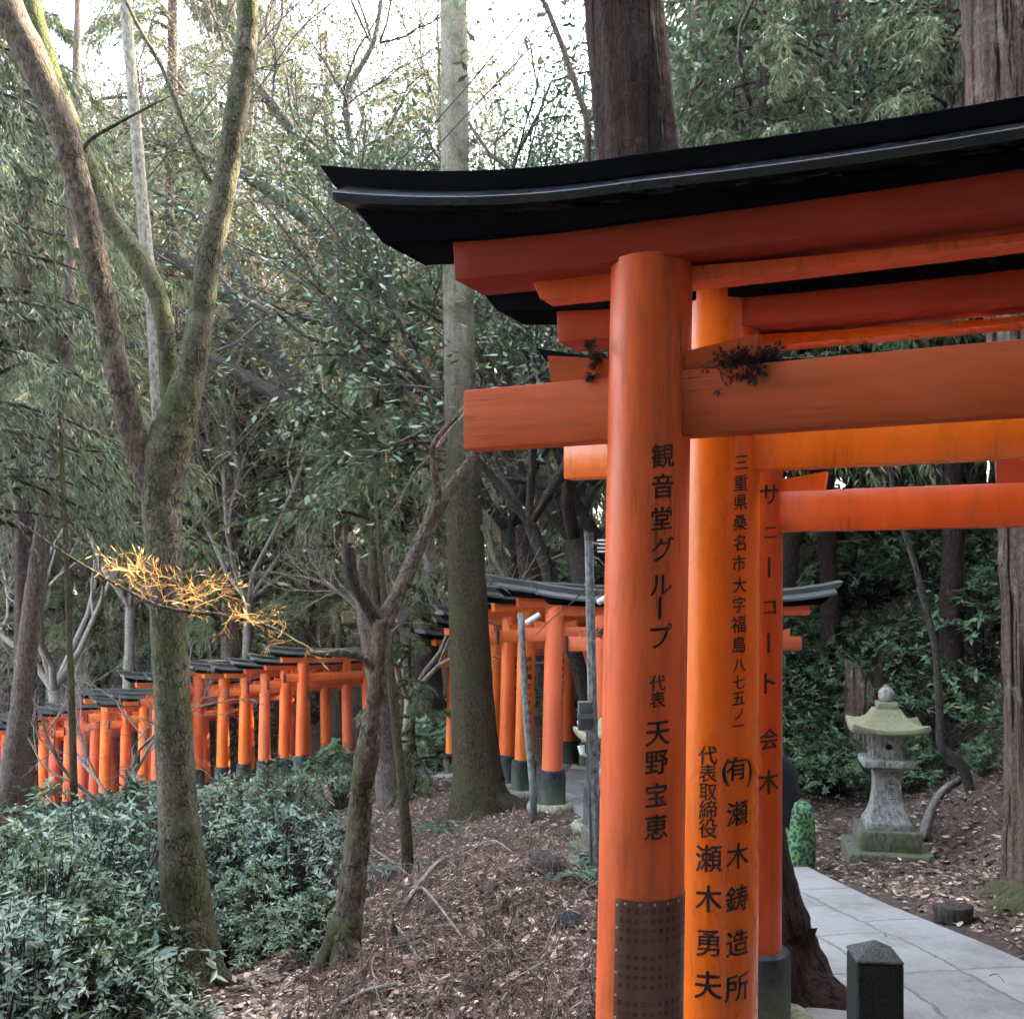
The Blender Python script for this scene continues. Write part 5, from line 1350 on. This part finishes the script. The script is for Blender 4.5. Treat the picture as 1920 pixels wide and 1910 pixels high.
SHR['b2'] = [*shrub_arrays(gk(35), 1.0, 1.1, 420, (.07, .115), 8, .40), 'lf_dark', None]
SHR['b3'] = [*shrub_arrays(gk(36), 1.2, .8, 190, (.08, .13), 7, .36), 'lf_bank', None]
GL = 'evergreen shrubs on the slope at the left'
for key, px, top, Y, lab in (
    ('s1', 55, 1530, 7.2, 'tall glossy shrub at the left edge, below the leaning reddish trunk'),
    ('s2', 20, 1680, 6.0, 'nearest pale leaved shrub in the bottom left corner'),
    ('s2', 165, 1500, 8.6, 'bluish shrub below the foot of the slim straight trunk'),
    ('s1', 190, 1640, 7.1, 'dense shrub touching the left side of the mossy trunk'),
    ('s3', 120, 1690, 6.5, 'low dark shrub in front, left of the mossy trunk foot'),
    ('s1', 430, 1450, 9.6, 'tall shrub right of the mossy trunk, below the valley gate pillars'),
    ('s2', 530, 1500, 9.0, 'pale topped shrub nearest the leaf covered slope'),
    ('s1', 480, 1610, 8.2, 'dark shrub low down to the right of the mossy trunk'),
    ('s3', 420, 1700, 7.9, 'low thin shrub beside the mossy roots'),
    ('s2', 330, 1465, 10.6, 'shrub directly behind the mossy trunk'),
    ('s1', 90, 1465, 10.8, 'shrub in front of the left pillars of the valley row'),
    ('s3', 250, 1440, 12.0, 'shrub overlapping the feet of the valley gates left of the mossy trunk'),
    ('s1', 520, 1415, 12.5, 'shrub overlapping the feet of the valley gates right of the mossy trunk'),
    ('b3', 635, 1390, 16.5, 'loose large leaved shrub beside the right end of the valley gates'),
    ('s3', 590, 1720, 7.4, 'sparse shrub just left of the V tree foot')):
    x = (px - HX) / F * Y; zt = P(0, top, Y).z; hh = zt - hz(x, Y); base_h = {'s1': 1.55, 's2': 1.3, 's3': 1.0, 'b3': 1.1}[key]
    sc = max(.55, min(2.3, hh / base_h)); shrub(key, 'evergreen_shrub', x, Y, min(sc, 1.25), lab, 'shrub', GL, szs=sc)
GB = 'shrubs on the bank to the right'
for key, px, Y, sc, lab in (
    ('b1', 1500, 13.4, .95, 'green bank shrub directly right of the slender orange pillar'),
    ('b1', 1590, 14.0, 1.0, 'bright green bank shrub behind the stone lantern finial'),
    ('b2', 1560, 12.6, .8, 'low dark shrub behind the stone lantern roof'),
    ('b2', 1690, 14.6, 1.1, 'dark shrub on the bank behind the sapling stem'),
    ('b1', 1520, 16.0, 1.2, 'shrub above the right roof tip of the bend gate'),
    ('b2', 1640, 17.5, 1.3, 'dark shrub high on the bank above the broken stump'),
    ('b3', 1765, 12.6, 1.0, 'shrub with large pale leaves beside the sapling stem'),
    ('b3', 1850, 13.2, 1.2, 'shrub with large pale leaves next to the stripping cypress trunk'),
    ('b1', 1800, 15.5, 1.2, 'green shrub up the bank left of the cypress trunk'),
    ('b2', 1880, 14.0, 1.0, 'dark shrub up the bank behind the cypress trunk'),
    ('b3', 1850, 11.0, .4, 'small leafy shrub low on the bank left of the cypress trunk'),
    ('b1', 1710, 11.8, .6, 'small green shrub to the right of the stone lantern roof'),
    ('b2', 1450, 18.5, 1.4, 'dark shrub behind the pillars of the near gates'),
    ('b1', 1720, 19, 1.5, 'shrub below the tie beam of the third gate')):
    x = (px - HX) / F * Y; shrub(key, 'bank_shrub', x, Y, sc, lab, 'shrub', GB)
GM = 'evergreens behind the bend gates'
for key, px, Y, sc, lab in (
    ('b2', 950, 22.0, 2.0, 'dark evergreen bush behind the bend gate roofs, next to the cedar trunk'),
    ('b1', 1030, 21.0, 2.0, 'evergreen bush directly above the bend gate roofs'),
    ('b2', 1100, 22.5, 2.3, 'dark evergreen bush behind the grey lamp pole top'),
    ('b1', 1000, 25.0, 2.4, 'evergreen bush higher behind the bend gates'),
    ('b2', 1080, 27.0, 2.8, 'highest dark evergreen bush behind the bend gates'),
    ('b1', 825, 20.5, .9, 'small green shrub at the left foot of the big cedar'),
    ('b1', 790, 23.5, 1.0, 'green shrub between the leaning stem and the big cedar')):
    x = (px - HX) / F * Y; shrub(key, 'evergreen_bush', x, Y, sc, lab, 'shrub', GM)
# undergrowth that nobody could count, over the bank and the far side of the valley
C = []
def under(n, xr, yr, cond, lab, nm, leaf, L):
    x = rng.uniform(*xr, n); y = rng.uniform(*yr, n); k = cond(x, y); x, y = x[k], y[k]; z = height(x, y)
    m_ = 22; C = np.repeat(np.stack([x, y, z], 1), m_, 0); C += rng.normal(size=C.shape) * np.array([.28, .28, .13]); C[:, 2] += np.repeat(rng.uniform(.1, .6, len(x)), m_)
    D = rdir(len(C)); D[:, 2] *= .4; Nn = rdir(len(C)) * .5 + np.array([0, 0, 1.]); l = rng.uniform(*L, len(C))
    o = obj_arr(nm, leaf_arr(C, D, Nn, l, l * .42, .1, .1), M[leaf]); tag(o, lab, 'undergrowth', kind='stuff')
under(3600, (2.8, 16), (11, 30), lambda x, y: (x > 4.6 + (16 - y) * .14) & (x < .62 * y + 1), 'dark leafy undergrowth covering the bank on the right', 'undergrowth', 'lf_bank', (.06, .11))
under(6500, (-24, 2), (22, 42), lambda x, y: (y > 31 - .35 * (x + 16)) | ((x > -2.0) & (y > 21)), 'dark leafy undergrowth on the far side of the valley', 'undergrowth', 'lf_dark', (.055, .095))
# ---------------------------------------------------------------- litter
def path_d(x, y):
    d2 = (x[:, None] - PATH[None, :, 0]) ** 2 + (y[:, None] - PATH[None, :, 1]) ** 2; return np.sqrt(d2.min(1))
def litter_pts(n, pxr, y0, y1, pw, dmin):
    Y = y0 + (y1 - y0) * rng.uniform(size=n) ** pw; x = (rng.uniform(*pxr, n) - HX) / F * Y
    d = path_d(x, Y); k = (d > dmin + rng.exponential(.25, n)) | ((rng.uniform(size=n) < .045)); x, Y = x[k], Y[k]
    return np.stack([x, Y, height(x, Y)], 1)
def litter_obj(name, Pn, Ls, mat, label):
    n = len(Pn); D = rdir(n); D[:, 2] = D[:, 2] * .25 + .02; Nn = rdir(n) * .42 + np.array([0, 0, 1.0]); L = Ls * rng.uniform(.5, 1.0, n) * np.minimum(1 + rng.exponential(.35, n), 1.9)
    Pn = Pn + np.array([0, 0, 1.]) * rng.uniform(.0, .035, (n, 1))
    o = obj_arr(name, leaf_arr(Pn, D, Nn, L, L * rng.uniform(.35, .62, n), rng.choice([-1, 1]) * .14, .1), mat)
    return tag(o, label, 'leaf litter', kind='stuff')
litter_obj('fallen_leaves', litter_pts(38000, (380, 1200), 4.4, 24, 1.7, .95), .062, M['litter'], 'pinkish brown fallen leaves covering the slope left of the gates')
litter_obj('fallen_leaves', litter_pts(15000, (1480, 1990), 4.4, 17, 1.3, .95), .062, M['litter'], 'pale and brown fallen leaves on the ground right of the path')
litter_obj('fallen_leaves', litter_pts(9000, (-50, 480), 4.8, 22, 1.2, .95), .065, M['litter'], 'fallen leaves under the shrubs on the left slope')
# fine twigs and cedar needles
def twig_litter(n, pxr, y0, y1, pw, dmin, label, L=(.08, .34), rr=(.0012, .0035), hi=.012):
    Pn = litter_pts(n, pxr, y0, y1, pw, dmin); n = len(Pn); a = rng.uniform(0, 6.283, n); L_ = rng.uniform(*L, n); segs = []
    da = rng.normal(size=n) * .9; r = rng.uniform(*rr, n); lift = rng.exponential(hi, n)
    pts = [Pn + np.array([0, 0, .012])]
    for k in range(4):
        aa = a + da * k / 4; q = pts[-1] + np.stack([np.cos(aa), np.sin(aa), np.zeros(n)], 1) * (L_ / 4)[:, None]
        q[:, 2] = height(q[:, 0], q[:, 1]) + .012 + lift * math.sin(math.pi * (k + 1) / 4) * 2.5; pts.append(q)
    S = np.concatenate([np.concatenate([pts[k], pts[k + 1], (r * (1 - .15 * k))[:, None], (r * (1 - .15 * (k + 1)))[:, None]], 1) for k in range(4)])
    o = obj_arr('fallen_twigs', seg_arr(S, 3), M['twigs']); return tag(o, label, 'twig litter', kind='stuff')
twig_litter(15000, (560, 1180), 4.4, 15, 1.9, 1.0, 'tangle of fine dead twigs lying on the slope left of the gates', hi=.018, rr=(.0014, .004))
twig_litter(2600, (1480, 1990), 4.4, 13, 1.4, .98, 'dead twigs and needles lying right of the path', (.05, .22))
twig_litter(1000, (700, 1100), 5.6, 9.5, 1.0, 1.0, 'heap of longer dead branches on the mound', (.35, .9), (.002, .0055), .02)

fp = litter_pts(1500, (600, 1140), 4.6, 12, 1.5, 1.05); n_ = len(fp); a_ = rng.uniform(0, 6.283, n_)
fd = np.stack([np.cos(a_), np.sin(a_), rng.uniform(.05, .35, n_)], 1)
fv = cedar_sprays(fp + np.array([0, 0, .02]), fd, rng.uniform(.12, .32, n_), rng, 16, .05, .005, .35)
tag(obj_arr('fallen_fronds', blade_arr(*fv), M['dryfrond']), 'dry brown cedar fronds lying over the mound left of the gates', 'leaf litter', kind='stuff')

def on_ground(px, py, y0=4.2, y1=30):
    """where the sight line meets the ground"""
    ys = np.linspace(y0, y1, 500); x = (px - HX) / F * ys; z = EYE - (py - HY) / F * ys; h = height(x, ys)
    k = int(np.argmax(z < h)); k = k if z[k] < h[k] else 200
    return Vector((x[k], ys[k], h[k]))
def fallen(pp, r0, r1, label, mat='bk_grey'):
    pts = [on_ground(x, y) + Vector((0, 0, .03 + l)) for x, y, l in pp]; S = spline([tuple(p) for p in pts], 6)
    o = MB().tube(S, [r0 + (r1 - r0) * k / (len(S) - 1) for k in range(len(S))], 8, True, .2, int(pp[0][0])).build('fallen_branch', M[mat], None, smooth=True)
    return tag(o, label, 'branch', 'fallen branches on the slope')
fallen([(667, 1582, .05), (740, 1650, .12), (800, 1710, .10), (871, 1786, .03)], .012, .008, 'long thin fallen branch slanting down beside the V tree')
fallen([(760, 1717, .04), (815, 1655, .10), (860, 1620, .09), (895, 1596, .03)], .020, .010, 'thick grey fallen branch leaning up the mound')
fallen([(728, 1750, .06), (760, 1785, .05), (787, 1822, .03)], .013, .010, 'short straight fallen stick below the mound')
fallen([(864, 1808, .04), (910, 1810, .05), (968, 1806, .04)], .007, .005, 'thin pale stick lying level in the leaf litter')
fallen([(640, 1908, .04), (690, 1890, .06), (745, 1877, .04)], .018, .014, 'grey branch lying at the bottom of the slope')
fallen([(860, 1625, .05), (920, 1615, .12), (960, 1625, .08)], .009, .006, 'curved fallen branch arching over the top of the mound')
fallen([(600, 1655, .05), (680, 1680, .12), (730, 1688, .04)], .006, .004, 'thin bare twig lying across in front of the V tree foot', 'bk_dark')
# stones, stub and board
def rock(px, py, r, label, mat, sq_=.7, name='rock', cat='rock'):
    p = on_ground(px, py); bm = bmesh.new(); bmesh.ops.create_icosphere(bm, subdivisions=3, radius=1)
    for v in bm.verts:
        n_ = v.co.normalized(); v.co = n_ * (1 + .35 * noise.noise(n_ * 1.3 + Vector((px, 0, 0))) + .1 * noise.noise(n_ * 4 + Vector((0, py, 0)))); v.co = Vector((v.co.x * r, v.co.y * r, v.co.z * r * sq_))
    me = bpy.data.meshes.new(name); bm.to_mesh(me); bm.free(); me.materials.append(M[mat]); me.polygons.foreach_set('use_smooth', [True] * len(me.polygons))
    o = bpy.data.objects.new(name, me); COL.objects.link(o); o.location = p + Vector((0, 0, r * .15)); return tag(o, label, cat)
M['darkrock'] = bark_mat('dark slate rock', (.018, .02, .023), (.06, .065, .07), scale=8, zs=1, bumpd=.01, rough=.6)
rock(1070, 1732, .10, 'dark slate coloured rock in the leaf litter near the salmon pillar', 'darkrock')
rock(1022, 1640, .12, 'black rotten stump in the litter left of the grey lamp pole', 'bk_dark', 1.2, 'stump', 'stump')
rock(775, 1772, .12, 'black hollow rotten log below the mound', 'bk_dark', .5, 'log', 'log')
rock(800, 1670, .09, 'moss topped stone on the slope', 'bk_mossroot', .7)
rock(1010, 1535, .12, 'mossy flat stone by the path edge left of the lamp pole', 'bk_mossroot', .4)
rock(1050, 1568, .13, 'yellow green mossy stone beside the hidden lantern steps', 'bk_mossroot', .45)
rock(1840, 1790, .07, 'pale flat stone beside the cypress roots', 'stone', .4)
rock(1765, 1775, .09, 'pale flat stone at the edge of the paving', 'stone', .3)
p = on_ground(947, 1722)
o = MB().tube([p + Vector((.01, 0, -.05)), p + Vector((0, 0, .06)), p + Vector((.012, 0, .13))], [.035, .026, .024], 12, True, .2).build('cut_stub', M['bk_cedar'], None, smooth=True); tag(o, 'small upright cut stub on the mound', 'stub')
p = on_ground(962, 1506)
o = MB().box(p + Vector((-.06, .0, .13)), (.045, .02, .34), 0, Matrix.Rotation(R(-32), 3, 'Y')).build('white_board', M['pole'], None); tag(o, 'short pale board leaning at the foot of the big cedar', 'board')
p = on_ground(1790, 1730)
o = MB().loft([[(p.x + .13 * math.cos(a) * (1 + .15 * math.sin(3 * a)), p.y + .09 * math.sin(a), p.z + z) for a in np.linspace(0, 6.283, 14, endpoint=False)] for z in (-.05, .06, .12)]).build('rotten_stump', M['bk_dark'], None); bevel(o, .01); tag(o, 'low dark rotten stump in front of the mossy cypress root', 'stump')
# broken stump on the bank
p = P(1622, HY, 13.0); x, y = p.x, 13.0; z = hz(x, y)
st = thing('broken_stump', (x, y, z), 'broken red brown stump with split sides on the bank behind the lantern', 'stump')
mb = MB(); rings = []
for k, zz in enumerate((-.3, 0, .25, .5, .8, 1.15)):
    rings.append([((.24 - .03 * k / 5 + .05 * (k == 0)) * math.cos(a) * (1 + .12 * math.sin(a * 5) + .06 * math.sin(a * 11)), (.24 - .03 * k / 5) * math.sin(a), zz + (.28 * math.sin(a * 2 + 1) + .15 * math.sin(a * 5) if k == 5 else 0)) for a in np.linspace(0, 6.283, 34, endpoint=False)])
mb.loft(rings).build('stump', M['bk_strip'], st, smooth=True)
mb = MB()
for k in range(6): mb.tube([(-.2 + .03 * k, -.2, -.1), (-.19 + .035 * k, -.22, .35 + .1 * math.sin(k * 2)), (-.2 + .03 * k, -.2, .7 + .2 * math.sin(k * 3))], [.02, .018, .004], 6, True, .2, k)
mb.build('splinter', M['wood_cut'], st, smooth=True)
# exposed roots on the bank
for k, (pp, lab) in enumerate(((((1520, 1492), (1560, 1470), (1600, 1452), (1640, 1420)), 'pale root crossing the bank behind the travel bag'), (((1730, 1580), (1745, 1530), (1768, 1495), (1800, 1470)), 'bare root running down the bank right of the lantern'))):
    pts = [on_ground(a, b_, 8) + Vector((0, 0, .05)) for a, b_ in pp]; S = spline([tuple(p) for p in pts], 5)
    o = MB().tube(S, [.05 - .02 * i / len(S) for i in range(len(S))], 10, True, .25, k).build('exposed_root', M['bk_grey'], None, smooth=True); tag(o, lab, 'root')

# ---------------------------------------------------------------- ferns and seedlings
def fern(p, n, L, label, seed, mat='fern'):
    g = np.random.default_rng(seed); t = thing('fern', p, label, 'fern')
    C = []; D = []; LL = []; segs = []
    for k in range(n):
        a = 6.283 * k / n + g.uniform(-.3, .3); q = np.zeros(3); d = np.array([math.cos(a) * .7, math.sin(a) * .7, .75]); m_ = 14
        for i in range(m_):
            d = unit(d + np.array([0, 0, -.11])); q2_ = q + d * L / m_; segs.append([*q, *q2_, .003, .002]); s_ = unit(np.cross(d, [0, 0, 1.])); w = L * .24 * math.sin(math.pi * (i + 1.5) / (m_ + 2)) ** .7
            for sg in (-1, 1): C.append(q2_); D.append(unit(s_ * sg + d * .35 + np.array([0, 0, -.12]))); LL.append(w)
            q = q2_
    C, D, LL = np.array(C), np.array(D), np.array(LL)
    obj_arr('frond', blade_arr(C, D, np.tile([0, 0, 1.], (len(C), 1)) + g.normal(size=C.shape) * .15, LL, LL * .33), M[mat], t)
    obj_arr('stalk', seg_arr(segs, 3), M['bk_cedar'], t); return t
fern(on_ground(838, 1560), 7, .42, 'pale green fern on the slope in front of the big cedar', 1)
fern(on_ground(1062, 1650), 6, .38, 'pale green fern in the litter by the grey lamp pole', 2)
fern(on_ground(800, 1620), 5, .26, 'small fern in the litter beside the mound', 3)
fern(on_ground(620, 1700), 7, .40, 'fern in the shade at the left of the V tree foot', 4)
fern(on_ground(1885, 1420, 8), 8, .55, 'large fern on the bank left of the cypress trunk', 5)
fern(on_ground(1815, 1440, 8), 6, .42, 'dark fern on the bank behind the sapling', 6)
fern(on_ground(45, 1890), 6, .40, 'fern at the bottom left below the shrubs', 7)
def seedling(p, n, label, seed, h=.3, L=(.07, .11)):
    g = np.random.default_rng(seed); segs, lv = shrub_arrays(g, h, h * .8, n, L, 6, .36, .3)
    t = thing('seedling', p, label, 'plant'); obj_arr('stems', seg_arr(segs, 4), M['bk_dark'], t); obj_arr('foliage', leaf_arr(*lv, fold=.12, droop=.12), M['lf_blue'], t); return t
seedling(P(325, 1880, 6.55), 9, 'broad leaved seedling growing before the foot of the mossy trunk', 2, .42, (.10, .16))
seedling(on_ground(765, 1640), 14, 'small leafy plants in the litter right of the V tree', 3, .18)
seedling(on_ground(720, 1660), 14, 'leafy seedlings hugging the right side of the V tree', 4, .26)
seedling(on_ground(700, 1560), 9, 'tiny seedling below the leaning stem', 5, .2)
seedling(on_ground(1090, 1640), 8, 'leafy seedling at the foot of the grey lamp pole', 6, .2)
seedling(on_ground(600, 1790), 12, 'dark leafy seedling left of the V tree roots', 7, .3)

# ---------------------------------------------------------------- dead cedar sprigs caught on the near gate
g = np.random.default_rng(9)
inv = gA.matrix_basis
def on_gate(x, y, z): return inv @ Vector((x, y, z))
zt = BIG['zn'] + BIG['hn']
def sprig(name, x0, dirx, label, n, L, sd, ymin=-.075):
    g = np.random.default_rng(sd); segs = []; ends = []
    for k in range(n):
        p = on_gate(x0 + dirx * g.uniform(0, .17 if n > 9 else .05), g.uniform(ymin, .02), zt + g.uniform(.0, .025 if n > 9 else .09)); d = inv.to_3x3() @ Vector((dirx * g.uniform(.5, 1), g.uniform(-.25, .1), g.uniform(-.08, .10)))
        grow(p, d, L * g.uniform(.6, 1.1), .0022, 2, segs, ends, g, (3, 5), .2, -.05, .6, .5, 4, .6, .1)
    C = np.array([e[0] for e in ends]); D = np.array([e[1] for e in ends])
    m_ = 5; C2 = np.repeat(C, m_, 0); D2 = unit(np.repeat(D, m_, 0) + rdir(len(C2), g) * .35 + np.array([0, 0, -.2]))
    t = thing(name, on_gate(x0, 0, zt), label, 'sprig'); sub(obj_arr('twig', seg_arr(segs, 3), M['deadsprig']), t)
    sub(obj_arr('needles', blade_arr(C2, D2, rdir(len(C2), g), g.uniform(.012, .03, len(C2)), .003), M['deadsprig']), t)
sprig('dead_cedar_sprig', -1.1 + .135, 1, 'dark dead cedar sprig lying on the tie beam right of the salmon pillar', 24, .055, 1, -.05)
sprig('dead_cedar_sprig', -1.1 - .125, -1, 'small wad of dead twigs wedged on the tie beam left of the salmon pillar', 5, .02, 2, -.08)
# ---------------------------------------------------------------- light, sky, camera
w = bpy.data.worlds.new('World'); scene.world = w; w.use_nodes = True
nt = w.node_tree; bgn = nt.nodes['Background']
sky = N(nt, 'ShaderNodeTexSky', sky_type='NISHITA'); sky.sun_disc = False; sky.sun_elevation = SUN_EL; sky.sun_rotation = SUN_AZ
sky.air_density = 1.2; sky.dust_density = 4.0; sky.ozone_density = 1.0
hs = N(nt, 'ShaderNodeHueSaturation', inp={'Saturation': .62}); nt.links.new(sky.outputs[0], hs.inputs['Color']); nt.links.new(hs.outputs[0], bgn.inputs[0]); bgn.inputs[1].default_value = .15
sd = bpy.data.lights.new('sun', 'SUN'); sd.energy = 3.0; sd.angle = R(.5); sd.color = (1, .84, .58)
so_ = bpy.data.objects.new('sun', sd); COL.objects.link(so_)
d = Vector((math.sin(SUN_AZ) * math.cos(SUN_EL), math.cos(SUN_AZ) * math.cos(SUN_EL), math.sin(SUN_EL)))
so_.rotation_euler = d.to_track_quat('Z', 'Y').to_euler(); so_.location = d * 60

# the faint mist in the valley air
m = bpy.data.materials.new('mist'); m.use_nodes = True; nt = m.node_tree; nt.nodes.remove(nt.nodes['Principled BSDF'])
v = N(nt, 'ShaderNodeVolumePrincipled'); v.inputs['Color'].default_value = (1, .98, .95, 1); v.inputs['Density'].default_value = .0007; v.inputs['Anisotropy'].default_value = .25
nt.links.new(v.outputs[0], nt.nodes['Material Output'].inputs['Volume'])
zs_ = [p_ for p_ in height(*np.meshgrid(np.linspace(-115, 100, 60), np.linspace(-60, 130, 60))).ravel()]
z0, z1 = min(zs_) - 1.5, max(zs_) + 26
hb = MB().box((-7, 35, (z0 + z1) / 2), (250, 210, z1 - z0)).build('haze', m); tag(hb, 'faint mist hanging in the wooded valley', 'haze', kind='stuff')
scene.cycles.volume_bounces = 0

cam = bpy.data.cameras.new('camera'); co = bpy.data.objects.new('camera', cam); COL.objects.link(co)
cam.sensor_fit = 'HORIZONTAL'; cam.sensor_width = 36; cam.lens = 36 * F / 1920
co.location = (0, 0, EYE); co.rotation_euler = (R(90), 0, 0)
cam.shift_y = (HY - 955.0) / 1920.0
cam.clip_start = .05; cam.clip_end = 2000
scene.camera = co
scene.view_settings.view_transform = 'Standard'; scene.view_settings.look = 'None'
scene.view_settings.exposure = 4.25; scene.view_settings.gamma = 1
scene.cycles.max_bounces = 5; scene.cycles.diffuse_bounces = 4; scene.cycles.glossy_bounces = 2; scene.cycles.transmission_bounces = 3
scene.cycles.transparent_max_bounces = 4
scene.cycles.use_adaptive_sampling = True; scene.cycles.adaptive_threshold = .02; scene.cycles.adaptive_min_samples = 16
scene.cycles.use_denoising = True
